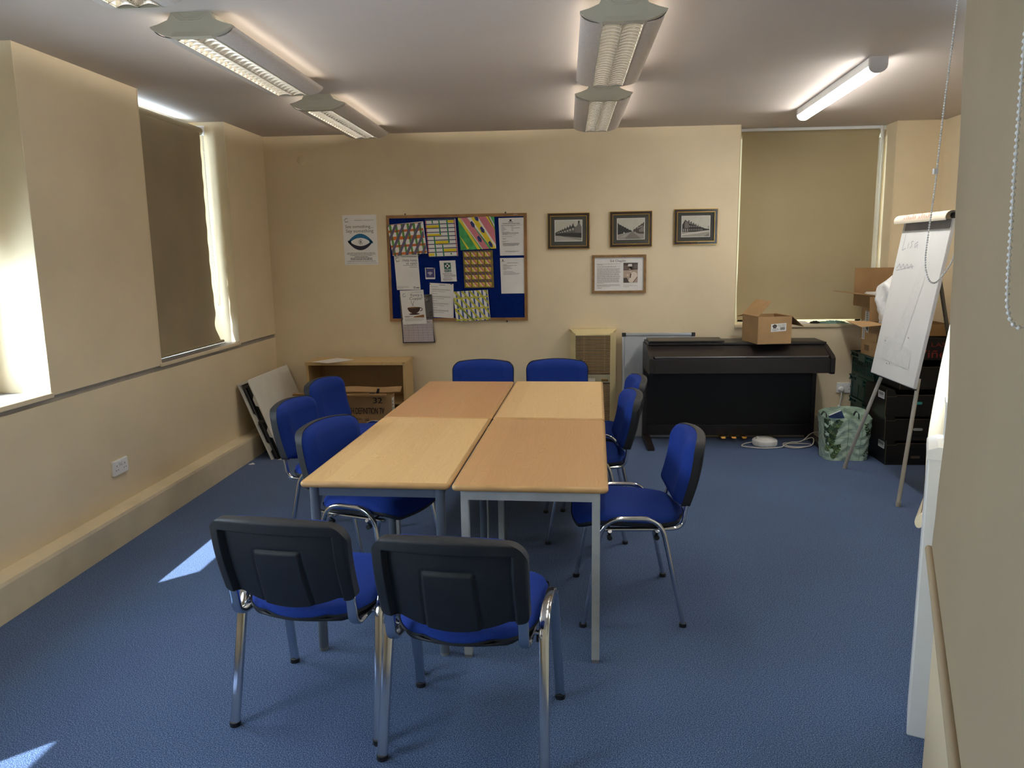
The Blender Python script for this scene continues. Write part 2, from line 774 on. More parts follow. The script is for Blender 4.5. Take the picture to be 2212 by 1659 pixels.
M_shell = mat('charcoal_moulded_plastic', (23, 27, 35), rough=0.55, var=0.08, vscale=20, bump=0.25, bscale=420)
M_blue = mat('royal_blue_fabric', (26, 54, 136), rough=0.85, var=0.05, vscale=160, bump=0.25, bscale=700, spec=0.2, sheen=0.25)
M_glass = glass_mat('window_glass')
M_card = mat('brown_cardboard', (170, 137, 98), rough=0.8, var=0.05, vscale=6, bump=0.1, bscale=90, spec=0.2)
M_card2 = mat('dull_cardboard', (150, 118, 82), rough=0.8, var=0.06, vscale=6, bump=0.1, bscale=90, spec=0.2)
M_paper = mat('white_paper', (232, 230, 228), rough=0.6, var=0.015, vscale=12)
M_piano = mat('dark_piano_veneer', (34, 29, 29), rough=0.38, var=0.12, vscale=4, stretch=(1, 8, 12), spec=0.5)
M_pblack = mat('black_board', (10, 10, 12), rough=0.6, var=0.1)
M_brass = mat('brass', (206, 160, 84), rough=0.25, metal=1.0, var=0.05)
M_grey = mat('grey_painted_tube', (176, 172, 162), rough=0.4, var=0.03)
M_carpet = carpet_mat()

# ------------------------------------------------------------------ room shell
XL, YB, ZC = -2.587, 6.705, 2.6075
Y0 = -1.3
g = G()
g.box(-3.1, 3.6, Y0 - 0.2, 7.2, -0.1, 0.0)
struct('floor', g, M_carpet)
g = G()
g.box(-3.1, 3.6, Y0 - 0.2, 7.2, ZC, ZC + 0.1)
struct('ceiling', g, M_ceil)

SILL = 0.932
WIN = [(0.00, 1.367), (2.50, 3.653), (4.728, 5.934)]
g = G()
g.box(-3.02, XL - 0.003, Y0, YB + 0.3, 0.0, SILL - 0.050)                 # lower wall
ys = [Y0] + [v for w in WIN for v in w] + [YB + 0.02]
for a, b in zip(ys[0::2], ys[1::2]):                                     # proud piers between the windows
    g.box(-3.02, XL, a, b, SILL - 0.016, ZC)
struct('wall_left', g, M_wall)
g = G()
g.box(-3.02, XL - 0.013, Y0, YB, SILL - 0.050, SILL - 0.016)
struct('trim_2', g, mat('gap_shade_grey', (150, 144, 136), rough=0.8, var=0.06))  # recessed strip, its grey puts the shadow line below the piers into the colour
g = G()
g.box(XL - 0.03, -2.489, Y0, YB, 0.0, 0.165)
g.prism([(XL - 0.03, Y0, 0.165), (-2.489, Y0, 0.165), (-2.494, Y0, 0.182), (XL - 0.03, Y0, 0.190)], (0, YB - Y0, 0))
struct('baseboard_left', g, M_trim)
# corner beads where the piers turn into the reveals
g = G()
for a, b in WIN:
    for y in (a, b):
        g.tube([(XL + 0.001, y, SILL), (XL + 0.001, y, ZC)], 0.0035, 6)
for x in (1.441, 2.687):
    g.tube([(x, YB - 0.001, 0.965), (x, YB - 0.001, ZC)], 0.0035, 6)
struct('trim_1', g, M_trim)

g = G()
RW0, RW1, RSILL = 1.441, 2.687, 0.962
g.box(-2.62, RW0, YB, 7.10, 0, ZC)
g.box(RW1, 3.3, YB, 7.10, 0, ZC)
g.box(RW0, RW1, YB, 7.10, 0, RSILL - 0.012)
struct('wall_back', g, M_wall)
g = G()
g.box(-2.489, 3.065, YB - 0.085, YB, 0.0, 0.165)
g.prism([(-2.489, YB - 0.085, 0.165), (-2.489, YB - 0.08, 0.182), (-2.489, YB, 0.190), (-2.489, YB, 0.165)], (5.554, 0, 0))
struct('baseboard_back', g, M_trim)

# right wall: a short square end, then a long oblique run with a window, then the near pier
PC = Vector((1.098, 2.235, 0))              # near pier corner
PD = Vector((0.4045, 0.9145, 0)).normalized()    # direction of the near pier and blinds
PN = Vector((PD.y, -PD.x, 0))               # outward (away from the room)


def wall_run(g, a, b, t, z0, z1):
    a, b = Vector(a), Vector(b)
    d = (b - a).normalized()
    n = Vector((d.y, -d.x, 0)) * t
    g.prism([(a.x, a.y, z0), (b.x, b.y, z0), (b.x + n.x, b.y + n.y, z0), (a.x + n.x, a.y + n.y, z0)], (0, 0, z1 - z0))


g = G()
wall_run(g, (3.065, 5.55, 0), (3.065, YB + 0.1, 0), 0.3, 0, ZC)
q0 = PC + PN * 0.30                          # foot of the window recess
q1 = q0 + PD * 1.75
wall_run(g, q1, (3.10, 5.6, 0), 0.3, 0, ZC)
wall_run(g, q0 - PD * 0.1, q1, 0.2, 0, 0.92)
wall_run(g, q0 - PD * 0.1, q0 + PD * 0.25, 0.2, 0.92, ZC)
wall_run(g, q0 + PD * 1.55, q1, 0.2, 0.92, ZC)
WD = Vector((math.sin(math.radians(17)), math.cos(math.radians(17)), 0))
pier_end = PC - WD * 3.75
wall_run(g, pier_end, PC, 0.34, 0, ZC)
struct('wall_right', g, M_wall)
g = G()
g.box(-3.05, 0.6, Y0 - 0.2, Y0, 0, ZC)
struct('wall_front', g, M_wall)


# ------------------------------------------------------------------ windows
def left_window(n, y0, y1, far=0.13):
    e = struct_empty('window_%d' % n)
    g = G()
    x0, x1 = -2.92, -2.86
    f = 0.07
    g.box(x0, x1, y0, y0 + 0.05, SILL, ZC, bev=0.006)
    g.box(x0, x1, y1 - far, y1, SILL, ZC, bev=0.006)
    g.box(x0, x1, y0 + 0.04, y1 - f, SILL, SILL + 0.07, bev=0.006)
    g.box(x0, x1, y0 + 0.04, y1 - f, ZC - 0.03, ZC, bev=0.006)
    g.box(x0, x1, y0 + 0.04, y1 - f, 2.04, 2.09, bev=0.006)
    obj('frame', g, M_upvc, e)
    g = G()
    g.box(-2.893, -2.887, y0 + 0.04, y1 - f, SILL + 0.06, ZC - 0.03)
    obj('glass_pane', g, M_glass, e)
    g = G()
    g.box(-2.93, XL + 0.006, y0 + 0.001, y1 - 0.001, SILL - 0.022, SILL, bev=0.003)
    obj('sill', g, M_sill, e)
    g = G()
    g.box(XL - 0.004, XL + 0.008, y0 - 0.012, y1 + 0.012, SILL - 0.026, SILL - 0.001, bev=0.003)
    obj('sill_lip', g, M_trim, e)
    return e


for i, (a, b) in enumerate(WIN):
    left_window(i + 1, a, b, 0.215 if i == 2 else 0.13)

# the back window
e = struct_empty('window_4')
g = G()
yf0, yf1 = 6.955, 7.02
g.box(RW0, RW0 + 0.13, yf0, yf1, RSILL, ZC - 0.02, bev=0.006)
g.box(RW1 - 0.16, RW1, yf0, yf1, RSILL, ZC - 0.02, bev=0.006)
g.box(RW0, RW1, yf0 - 0.03, yf1, ZC - 0.035, ZC, bev=0.006)
g.box(RW0 + 0.07, RW1 - 0.1, yf0, yf1, RSILL, RSILL + 0.085, bev=0.006)
g.box(RW1 - 0.085, RW1 - 0.06, yf0 - 0.02, yf0, RSILL, ZC - 0.03, bev=0.004)
obj('frame', g, M_upvc, e)
g = G()
g.box(RW0 + 0.07, RW1 - 0.1, 6.984, 6.990, RSILL + 0.05, ZC - 0.03)
obj('glass_pane', g, M_glass, e)
g = G()
g.box(RW0 + 0.001, RW1 - 0.001, YB - 0.014, 7.05, RSILL - 0.024, RSILL, bev=0.003)
obj('sill', g, M_trim, e)
for x in (RW0 + 0.028, RW1 - 0.118):
    g = G()
    g.box(x, x + 0.016, 6.935, 6.957, 1.64, 1.78, bev=0.003)
    obj('hinge', g, M_black, e)

# window hidden behind the near right blinds
e = struct_empty('window_5')
g = G()
s0, s1 = q0 + PD * 0.25 + PN * 0.08, q0 + PD * 1.55 + PN * 0.08
for (u, v, z0, z1) in ((0, 0.07, 0.92, ZC), (1.23, 1.30, 0.92, ZC), (0.07, 1.23, 0.92, 0.99), (0.07, 1.23, ZC - 0.06, ZC)):
    wall_run(g, s0 + PD * u, s0 + PD * v, 0.06, z0, z1)
obj('frame', g, M_upvc, e)
g = G()
wall_run(g, s0 + PD * 0.07 + PN * 0.03, s0 + PD * 1.23 + PN * 0.03, 0.006, 0.99, ZC - 0.06)
obj('glass_pane', g, M_glass, e)


# ------------------------------------------------------------------ roller blinds
def bead_strand(g, pts, step=0.0066, r=0.0027):
    P = [Vector(p) for p in pts]
    g.tube(P, 0.0006, 5)
    carry = 0.0
    for a, b in zip(P[:-1], P[1:]):
        L_ = (b - a).length
        t = carry
        while t < L_:
            p = a + (b - a) * (t / L_)
            g.sphere(p, r, 8, 6)
            t += step
        carry = t - L_
    return g


# left window 2 blind: full drop, leaning out over the sill, bottom edge crumpled
def left_blind(name, label, y0, y1, z_bot, x_top, bulge, group):
    t = thing(name, label, 'window blind', (x_top, y0, z_bot), 0, group)
    H = 2.535 - z_bot
    Wd = y1 - y0
    g = G()
    g.cyl((-0.028, -0.012, H), (-0.028, Wd + 0.045, H), 0.030, 16)
    obj('roller', g, M_blind, t)
    g = G()

    def f(u, v):
        y = u * Wd
        z = v * (H - 0.02)
        k = (1 - v) ** 6
        x = 0.0 + bulge * 0.9 * k - 0.004 + 0.010 * bulge / 0.03 * math.exp(-((v - 0.09) / 0.05) ** 2) * math.sin(3 + u * 7)
        y2 = y + (0.012 * math.sin(v * 60) * (1 if u > 0.5 else 0) * max(0, 2 * u - 1) * 0.35)
        if u > 0.85 and v < 0.14:
            y2 -= 0.03 * (u - 0.85) / 0.15 * math.sin(v / 0.14 * PI)
        return (x, y2, z)
    g.grid(f, 30, 60)
    g.grid(lambda u, v: tuple(Vector(f(u, v)) + Vector((-0.0015, 0, 0))), 30, 60, flip=True)
    obj('fabric', g, M_blind, t)
    g = G()
    xb = bulge * 0.9
    g.cyl((xb, -0.002, 0.006), (xb, Wd + 0.02, 0.010), 0.011, 12)
    obj('bottom_bar', g, M_blind, t)
    for y in (-0.035, Wd + 0.045):
        g = G()
        g.box(-0.07, 0.012, y, y + 0.012, H - 0.03, H + 0.04, bev=0.003)
        obj('bracket', g, M_white, t)
    return t, H, Wd


b2, H2, W2 = left_blind('roller_blind', 'taupe roller blind fully lowered in the window nearest the folded table',
                        4.75, 5.845, SILL + 0.006, -2.735, 0.055, 'roller blinds')
g = G()
bead_strand(g, [(0.0, W2 + 0.03, H2), (0.004, W2 + 0.04, 1.0), (0.008, W2 + 0.075, 0.33), (0.006, W2 + 0.08, 0.28),
                (0.006, W2 + 0.07, 0.30), (0.0, W2 + 0.045, 0.40), (0.0, W2 + 0.045, 1.1), (0.0, W2 + 0.05, H2)],
            step=0.012, r=0.0028)
obj('chain', g, mat('grey_bead', (150, 152, 156), rough=0.3), b2)
left_blind('roller_blind', 'taupe roller blind half raised in the window with the sunlit reveal', 2.56, 3.60, 1.56, -2.80, 0.0,
           'roller blinds')
left_blind('roller_blind', 'taupe roller blind raised highest, in the window beside the camera', 0.05, 1.30, 1.86, -2.80, 0.0,
           'roller blinds')

# back window blind
t = thing('roller_blind', 'olive beige roller blind covering the back wall window above the piano', 'window blind',
          (1.498, 6.905, 0.988), 0, 'roller blinds')
Wd, H = 1.125, 1.567
g = G()
g.cyl((-0.01, 0.032, H), (Wd + 0.01, 0.032, H), 0.030, 16)
obj('roller', g, M_blind3, t)
g = G()


def f(u, v):
    z = 0.012 + v * (H - 0.015)
    return (u * Wd, 0.001 + 0.018 * math.exp(-((v - 0.14) / 0.09) ** 2) - 0.022 * (1 - v) ** 9 * 1.0, z)


g.grid(f, 10, 50)
g.grid(lambda u, v: tuple(Vector(f(u, v)) + Vector((0, 0.0015, 0))), 10, 50, flip=True)
obj('fabric', g, M_blind3, t)
g = G()
g.box(0, Wd, -0.028, -0.014, 0.0, 0.026, bev=0.005)
obj('bottom_bar', g, M_blind3, t)
for x in (-0.026, Wd + 0.012):
    g = G()
    g.box(x, x + 0.014, -0.005, 0.065, H - 0.045, H + 0.05, bev=0.003)
    obj('bracket', g, M_white, t)
g = G()
c0 = [(Wd + 0.018, 0.0, H), (Wd + 0.012, -0.01, 0.8), (Wd - 0.01, -0.03, 0.45), (Wd - 0.012, -0.05, 0.25)]
c1 = [(Wd + 0.030, 0.0, H), (Wd + 0.024, -0.01, 0.62), (Wd + 0.05, -0.03, 0.45), (Wd + 0.078, -0.05, 0.28)]
loop = [(Wd + 0.033 - 0.045 * math.cos(a), -0.055, 0.235 - 0.055 * math.sin(a)) for a in [PI * k / 10 for k in range(11)]]
g.tube(fillet(c0, 0.05) + loop + fillet(c1[::-1], 0.05), 0.0026, 6)
obj('cord', g, M_white, t)

# near right blind: big sheet close to the camera, hung along the near pier, its hem pushed into the room
HEM_A, HEM_B = Vector((0.980, 2.041, 0.80)), Vector((0.30, 0.36, 0.80))
BD = (HEM_B - HEM_A).normalized()
BW = (HEM_B - HEM_A).length
t = thing('roller_blind', 'large beige roller blind with a grey bead chain, closest of all the blinds', 'window blind',
          tuple(HEM_A), 0, 'roller blinds')
BN = Vector((BD.y, -BD.x, 0))     # towards the room is -x
if BN.x > 0:
    BN = -BN
Hn = 1.74


EDGE = [(0.0, 0.980, 2.041), (0.10, 0.981, 2.036), (0.36, 0.988, 2.035), (0.70, 1.020, 2.13), (0.96, 1.046, 2.20), (1.40, 1.060, 2.255), (1.74, 1.068, 2.275)]
TOP_B = Vector((0.490, 0.400, 0))


def edge_at(z):
    for (z0, x0, y0), (z1, x1, y1) in zip(EDGE[:-1], EDGE[1:]):
        if z <= z1:
            k_ = (z - z0) / (z1 - z0)
            k_ = k_ * k_ * (3 - 2 * k_)
            return Vector((x0 + (x1 - x0) * k_, y0 + (y1 - y0) * k_, 0))
    return Vector((EDGE[-1][1], EDGE[-1][2], 0))


def f(u, v):
    z = v * Hn
    a_ = edge_at(z) - Vector((HEM_A.x, HEM_A.y, 0))
    b_ = Vector((HEM_B.x, HEM_B.y, 0)).lerp(TOP_B, v ** 0.8) - Vector((HEM_A.x, HEM_A.y, 0))
    q = a_.lerp(b_, u)
    return (q.x, q.y, z)


g = G()
g.grid(f, 30, 50)
g.grid(lambda u, v: tuple(Vector(f(u, v)) - BN * 0.0015), 30, 50, flip=True)
obj('fabric', g, M_blind2, t)
g = G()
a, b = -BD * 0.0, BD * (BW + 0.0)
g.tube([a + Vector((0, 0, -0.008)) + BN * 0.006, b + Vector((0, 0, -0.008)) + BN * 0.006], 0.010, 12)
obj('bottom_bar', g, M_blind2, t)
g = G()
g.tube([Vector(f(0, 1)), Vector(f(1, 1))], 0.026, 14)
obj('roller', g, M_blind2, t)
M_bead = mat('white_bead_chain', (222, 222, 222), rough=0.3, var=0.02)
g = G()
base = HEM_A
far = [Vector(p) - base for p in ((0.985, 2.10, 2.55), (0.951, 2.10, 1.92), (0.944, 2.10, 1.73), (0.936, 2.10, 1.62),
                                  (0.933, 2.10, 1.565), (0.936, 2.10, 1.535), (0.944, 2.10, 1.512), (0.955, 2.105, 1.500),
                                  (0.968, 2.11, 1.499), (0.982, 2.12, 1.508), (1.000, 2.13, 1.525), (1.03, 2.15, 1.56), (1.05, 2.16, 2.5))]
bead_strand(g, fillet(far, 0.03, 4), 0.0064, 0.0027)
g.box(*(v for p in ((0.938, 0.948), (2.096, 2.106), (1.776, 1.790)) for v in p), xf=Matrix.Translation(-base))
obj('chain', g, M_bead, t)
g = G()
k = 0.70 / 1.2
nearc = []
for px in ((0.700, 2.06), (0.672, 2.00), (0.6465, 1.894), (0.6495, 1.70), (0.6545, 1.532), (0.657, 1.50), (0.665, 1.478), (0.676, 1.470), (0.690, 1.4715), (0.71, 1.49), (0.73, 1.9)):
    nearc.append(Vector((px[0] * k, 0.70, 1.5913 + (px[1] - 1.5913) * k)) - base)
bead_strand(g, fillet(nearc, 0.01, 4), 0.0056, 0.0020)
obj('chain', g, M_bead, t)

# second right blind: seen edge on, bulging over the white unit
t = thing('roller_blind', 'beige roller blind seen edge on, bulging out over the tall white box', 'window blind',
          (1.222, 2.64, 0.66), 0, 'roller blinds')
QD = Vector((math.sin(math.radians(29)), math.cos(math.radians(29)), 0))
edge = [(0.0, 0.0, 0.02), (0.004, 0.0, 0.06), (0.004, 0.0, 0.16), (0.0, 0.0, 0.28), (0.010, 0.0, 0.40), (0.026, 0.0, 0.55), (0.045, 0.0, 0.68),
        (0.070, 0, 0.9), (0.090, 0, 1.4), (0.095, 0, 1.86)]
edge = fillet(edge, 0.09, 5)


def fE(u, v):
    k_ = v * (len(edge) - 1)
    i = min(int(k_), len(edge) - 2)
    p = edge[i].lerp(edge[i + 1], k_ - i)
    q = p + QD * (u * 1.2)
    return (q.x, q.y, q.z)


g = G()
g.grid(fE, 8, 50)
g.grid(lambda u, v: tuple(Vector(fE(u, v)) + PN * 0.0015), 8, 50, flip=True)
obj('fabric', g, M_blind2, t)
g = G()
g.tube([(-0.004, -0.004, 0.0), tuple(QD * 1.2)], 0.0, 14,
       prof=[(0.026 * math.cos(2 * PI * k / 14), 0.015 * math.sin(2 * PI * k / 14)) for k in range(14)], up=(0.15, 0, 1))
obj('bottom_bar', g, M_trim, t)
g = G()
tp = Vector(edge[-1])
g.tube([tp, tp + QD * 1.2], 0.028, 12)
obj('roller', g, M_blind2, t)

# tall white box with a rounded lid standing behind the blinds, a smaller one on it
t = thing('plastic_bin', 'tall white box with rounded lid standing behind the big blind', 'bin', (1.117, 2.404, 0))
ang = math.atan2(PD.y, PD.x) - PI / 2
t.rotation_euler = (0, 0, ang)
g = G()
g.box(0.004, 0.26, 0.004, 0.185, 0.0, 0.945, bev=0.006)
obj('body', g, M_white, t)
g = G()
prof = [(0.0, 0.945), (0.0, 0.968), (0.004, 0.974), (0.03, 0.984), (0.27, 0.984), (0.27, 0.945)]
g.prism([(x, -0.004, z) for x, z in prof], (0, 0.195, 0))
obj('lid', g, M_white, t)
t2 = thing('storage_tub', 'small white plastic tub on top of the tall white box', 'tub', (1.178, 2.432, 0.984))
t2.rotation_euler = (0, 0, ang)
g = G()
g.box(0.0, 0.16, 0.0, 0.10, 0.0, 0.12, bev=0.012)
obj('body', g, M_white, t2)
g = G()
g.box(-0.003, 0.163, -0.003, 0.103, 0.12, 0.135, bev=0.004)
obj('lid', g, M_white, t2)

# ------------------------------------------------------------------ ceiling lights
M_cap = mat('light_end_cap', (186, 183, 168), rough=0.45, var=0.01)
M_wing = mat('perforated_white_metal', (206, 200, 196), rough=0.5, var=0.04, vscale=220, stretch=(1, 0.15, 1))
M_louv = mat('bright_louvre_metal', (176, 172, 166), rough=0.22, metal=0.85, var=0.05, vscale=60)
M_tube = emitter('lamp_tube', (1.0, 0.93, 0.83), TUBE_STRENGTH)
LL = 1.25


def make_light(label):
    t = thing('ceiling_light', label, 'ceiling light', (0, 0, 0), 0, 'louvred ceiling lights')
    g = G()
    g.box(-0.088, 0.088, 0.03, LL - 0.01, -0.032, 0.0, bev=0.003)
    obj('housing', g, M_cap, t)
    zt_, zb_ = -0.056, -0.098
    for s in (-1, 1):
        g = G()
        outer = []
        for i in range(13):
            a = i / 12
            x = 0.084 + 0.090 * math.sin(a * PI / 2)
            z = zb_ + (zt_ - zb_) * (1 - math.cos(a * PI / 2))
            outer.append((x * s, z))
        for i in range(12):
            (x0, z0), (x1, z1) = outer[i], outer[i + 1]
            d = (-0.003 * s, 0.003)
            g.add([(x0, 0.03, z0), (x1, 0.03, z1), (x1, LL, z1), (x0, LL, z0)], [(0, 1, 2, 3) if s < 0 else (3, 2, 1, 0)], 0, True)
            g.add([(x0 + d[0], 0.03, z0 + d[1]), (x1 + d[0], 0.03, z1 + d[1]), (x1 + d[0], LL, z1 + d[1]), (x0 + d[0], LL, z0 + d[1])], [(3, 2, 1, 0) if s < 0 else (0, 1, 2, 3)], 0, True)
        obj('wing', g, M_wing, t)
    # half section of the cap, cut into convex strips
    rows = [(0.0, 0.084), (-0.006, 0.086), (-0.030, 0.100), (-0.046, 0.140), (zt_, 0.177), (-0.064, 0.172), (-0.074, 0.158), (-0.084, 0.136), (-0.093, 0.108), (-0.100, 0.086)]

    def capmesh(y0, y1, tilt):
        g = G()
        for (za, wa), (zb2, wb2) in zip(rows[:-1], rows[1:]):
            ya, yb3 = y0 + tilt * (za + 0.1), y0 + tilt * (zb2 + 0.1)
            g.add([(-wa, ya, za), (wa, ya, za), (wb2, yb3, zb2), (-wb2, yb3, zb2)], [(0, 3, 2, 1)])
            g.add([(-wa, y1, za), (wa, y1, za), (wb2, y1, zb2), (-wb2, y1, zb2)], [(0, 1, 2, 3)])
            for s in (-1, 1):
                q = [(s * wa, ya, za), (s * wa, y1, za), (s * wb2, y1, zb2), (s * wb2, yb3, zb2)]
                g.add(q, [(0, 1, 2, 3) if s < 0 else (3, 2, 1, 0)])
        g.add([(-rows[-1][1], y0, -0.1), (rows[-1][1], y0, -0.1), (rows[-1][1], y1, -0.1), (-rows[-1][1], y1, -0.1)], [(3, 2, 1, 0)])
        return g
    obj('end_cap', capmesh(0.0, 0.045, 0.12), M_cap, t)
    obj('end_plate', capmesh(LL - 0.004, LL + 0.008, 0.0), M_cap, t)
    for k in range(3):                                        # stepped ribs on the cap
        w = 0.056 + 0.012 * k
        zz = -0.020 - 0.008 * k
        y_ = 0.0
        g = G()
        for (p0, p1) in (((-w, -0.002 - 0.003 * k), (-w * 0.55, zz)), ((-w * 0.55, zz), (w * 0.55, zz)), ((w * 0.55, zz), (w, -0.002 - 0.003 * k))):
            ya, yb3 = 0.12 * (p0[1] + 0.1), 0.12 * (p1[1] + 0.1)
            g.tube([(p0[0], ya, p0[1]), (p1[0], yb3, p1[1])], 0.0022, 6)
        obj('cap_rib', g, M_cap, t)
    g = G()
    g.prism([(-0.090, -0.004, -0.1005), (0.090, -0.004, -0.1005), (0.070, 0.003, -0.078), (-0.070, 0.003, -0.078)], (0, 0.006, 0))
    obj('end_tab', g, M_cap, t)
    for s in (-1, 1):
        g = G()
        g.cyl((0.042 * s, 0.05, -0.048), (0.042 * s, LL - 0.03, -0.048), 0.009, 10)
        obj('tube', g, M_tube, t)
    for x in (-0.0855, 0.0825):
        g = G()
        g.box(x, x + 0.003, 0.045, LL - 0.004, -0.101, -0.066)
        obj('louvre_edge', g, M_cap, t)
    g = G()
    g.box(-0.0018, 0.0018, 0.045, LL - 0.005, -0.1005, -0.064)
    obj('louvre_divider', g, M_louv, t)
    g = G()
    for s in (-1, 1):
        n_ = 8
        for k in range(n_):
            xa, xb_ = 0.003 + 0.079 * k / n_, 0.003 + 0.079 * (k + 1) / n_
            za = -0.100 + 0.010 * math.sin(PI * k / n_)
            zb3 = -0.100 + 0.010 * math.sin(PI * (k + 1) / n_)
            for sg in (-1, 1):
                q = [(s * xa, 0, za), (s * xb_, 0, zb3), (s * xb_, sg * 0.007, -0.066), (s * xa, sg * 0.007, -0.066)]
                g.add(q, [(0, 1, 2, 3) if s * sg < 0 else (3, 2, 1, 0)], 0, True)
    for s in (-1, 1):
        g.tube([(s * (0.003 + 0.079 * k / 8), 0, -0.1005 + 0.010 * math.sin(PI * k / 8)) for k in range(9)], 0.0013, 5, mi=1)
    bl = g.mesh('louvre_blade')
    bl.materials.append(M_louv)
    bl.materials.append(mat('louvre_shade_line', (120, 112, 104), rough=0.5))  # darker tone paints in the shading along each blade's lower edge
    for k in range(24):
        obj('louvre_blade', bl, None, t, loc=(0, 0.058 + (LL - 0.075) * k / 23, 0))
    return t


lights = [(-1.566, 3.330, 'white louvred ceiling light nearest the window with the lowered taupe blind'),
          (-1.571, 5.025, 'white louvred ceiling light nearest the corner above the folded white table'),
          (-1.570, 1.700, 'white louvred ceiling light nearest the sunlit window, mostly out of view'),
          (0.237, 3.325, 'white louvred ceiling light above the middle of the tables'),
          (0.236, 4.965, 'white louvred ceiling light above the table end by the wall heater'),
          (0.236, 1.680, 'white louvred ceiling light overhead, above the chairs seen from behind')]
first = None
for x, y, lab in lights:
    if first is None:
        first = make_light(lab)
        o = first
    else:
        o = copy_tree(first)
        o['label'] = lab
    o.location = (x, y, ZC)

# batten light on the right
t = thing('batten_light', 'slim white batten light glowing on the ceiling near the back window', 'ceiling light', (1.715, 5.28, ZC), math.radians(-2.4))
g = G()
g.box(-0.045, 0.045, -0.78, 0.78, -0.045, 0.0, bev=0.003)
obj('housing', g, M_white, t)
g = G()
pr = [(-0.044, -0.045)] + [(-0.044 * math.cos(a), -0.045 - 0.036 * math.sin(a)) for a in [PI * k / 10 for k in range(1, 10)]] + [(0.044, -0.045)]
g.prism([(x, -0.765, z) for x, z in pr], (0, 1.53, 0))
obj('diffuser', g, emitter('batten_diffuser', (1.0, 0.96, 0.90), BATTEN_STRENGTH), t)
for s in (-1, 1):
    g = G()
    pr2 = [(-0.047, 0.0), (-0.047, -0.046)] + [(-0.047 * math.cos(a), -0.046 - 0.038 * math.sin(a)) for a in [PI * k / 8 for k in range(1, 8)]] + [(0.047, -0.046), (0.047, 0.0)]
    g.prism([(x, s * 0.765, z) for x, z in pr2], (0, s * 0.025, 0))
    obj('end_cap', g, mat('batten_end_cap', (170, 164, 160), rough=0.5), t)

# ------------------------------------------------------------------ tables
M_edge = mat('lacquered_wood_edge', (192, 152, 100), rough=0.35, var=0.07, vscale=5)
W_pale1 = wood_mat('pale_oak_laminate', (238, 203, 148), (203, 158, 102), plank=0.10, wavy=1.6, seed=3)
W_tan1 = wood_mat('tan_beech_laminate', (212, 169, 120), (184, 136, 90), plank=0.12, wavy=0.9, seed=8)
W_tan2 = wood_mat('tan_beech_laminate_two', (208, 163, 114), (178, 128, 84), plank=0.14, wavy=0.7, seed=21)
W_pale2 = wood_mat('pale_oak_laminate_two', (238, 205, 152), (207, 164, 108), plank=0.11, wavy=2.0, seed=34)
M_legd = mat('slate_grey_metal', (92, 102, 116), rough=0.4, var=0.03)
M_legl = mat('light_grey_metal', (176, 180, 180), rough=0.45, var=0.05, vscale=14)
TX, TY, TT = -1.0417, 2.8384, -0.03899
HT = 0.7248


def make_table(label, u, v, L_, wood, leg_m, square, dz=0.0):
    ct, st = math.cos(TT), math.sin(TT)
    t = thing('table', label, 'table', (TX + u * ct - v * st, TY + u * st + v * ct, 0), TT, 'meeting tables pushed together')
    W_ = 0.597
    h = HT + dz
    g = G()
    g.box(0.014, W_ - 0.014, 0.014, L_ - 0.014, h - 0.0245, h)
    obj('tabletop', g, wood, t)
    # bull-nosed edging
    g = G()
    ins, rc = 0.0125, 0.010
    path = []
    for (cx_, cy_, a0) in ((ins + rc, ins + rc, PI), (W_ - ins - rc, ins + rc, 1.5 * PI), (W_ - ins - rc, L_ - ins - rc, 0.0), (ins + rc, L_ - ins - rc, 0.5 * PI)):
        for k in range(6):
            a = a0 + PI / 2 * k / 5
            path.append((cx_ + rc * math.cos(a), cy_ + rc * math.sin(a), h - 0.0127))
    g.tube(path, 0, closed=True, up=(0, 0, 1), prof=[(0.0127 * math.cos(2 * PI * k / 16), 0.0125 * math.sin(2 * PI * k / 16)) for k in range(16)])
    obj('edging', g, M_edge, t)
    g = G()
    r = 0.021
    o_ = 0.030
    z1 = h - 0.027
    i0 = o_ + r
    if square:
        g.box(i0, W_ - i0, o_ - 0.013 + 0.012, o_ + 0.017, z1 - 0.038, z1)
        g.box(i0, W_ - i0, L_ - o_ - 0.016, L_ - o_, z1 - 0.038, z1)
        g.box(o_, o_ + 0.016, i0, L_ - i0, z1 - 0.038, z1)
        g.box(W_ - o_ - 0.016, W_ - o_, i0, L_ - i0, z1 - 0.038, z1)
    else:
        for yy in (o_ + 0.01, L_ - o_ - 0.025):
            g.box(i0, W_ - i0, yy, yy + 0.015, z1 - 0.040, z1)
        for xx in (o_ + 0.01, W_ - o_ - 0.025):
            g.box(xx, xx + 0.015, i0, L_ - i0, z1 - 0.040, z1)
    for k in range(len(g.v) // 8):
        g1 = G()
        g1.add(g.v[8 * k:8 * k + 8], g.f[:6])
        obj('frame_rail', g1, leg_m, t)
    for (x, y) in ((o_ + 0.016, o_ + 0.016), (W_ - o_ - 0.016, o_ + 0.016), (o_ + 0.016, L_ - o_ - 0.016), (W_ - o_ - 0.016, L_ - o_ - 0.016)):
        g = G()
        if square:
            g.box(x - 0.0155, x + 0.0155, y - 0.0155, y + 0.0155, 0.012, z1, bev=0.003)
        else:
            g.cyl((x, y, 0.012), (x, y, z1), 0.0195, 18)
        lg = obj('leg', g, leg_m, t)
        g = G()
        if square:
            g.box(x - 0.0145, x + 0.0145, y - 0.0145, y + 0.0145, 0.0, 0.0125)
        else:
            g.cyl((x, y, 0), (x, y, 0.0125), 0.0185, 14)
        obj('foot_cap', g, mat('grey_foot_cap', (120, 122, 124), rough=0.6), lg)
    return t


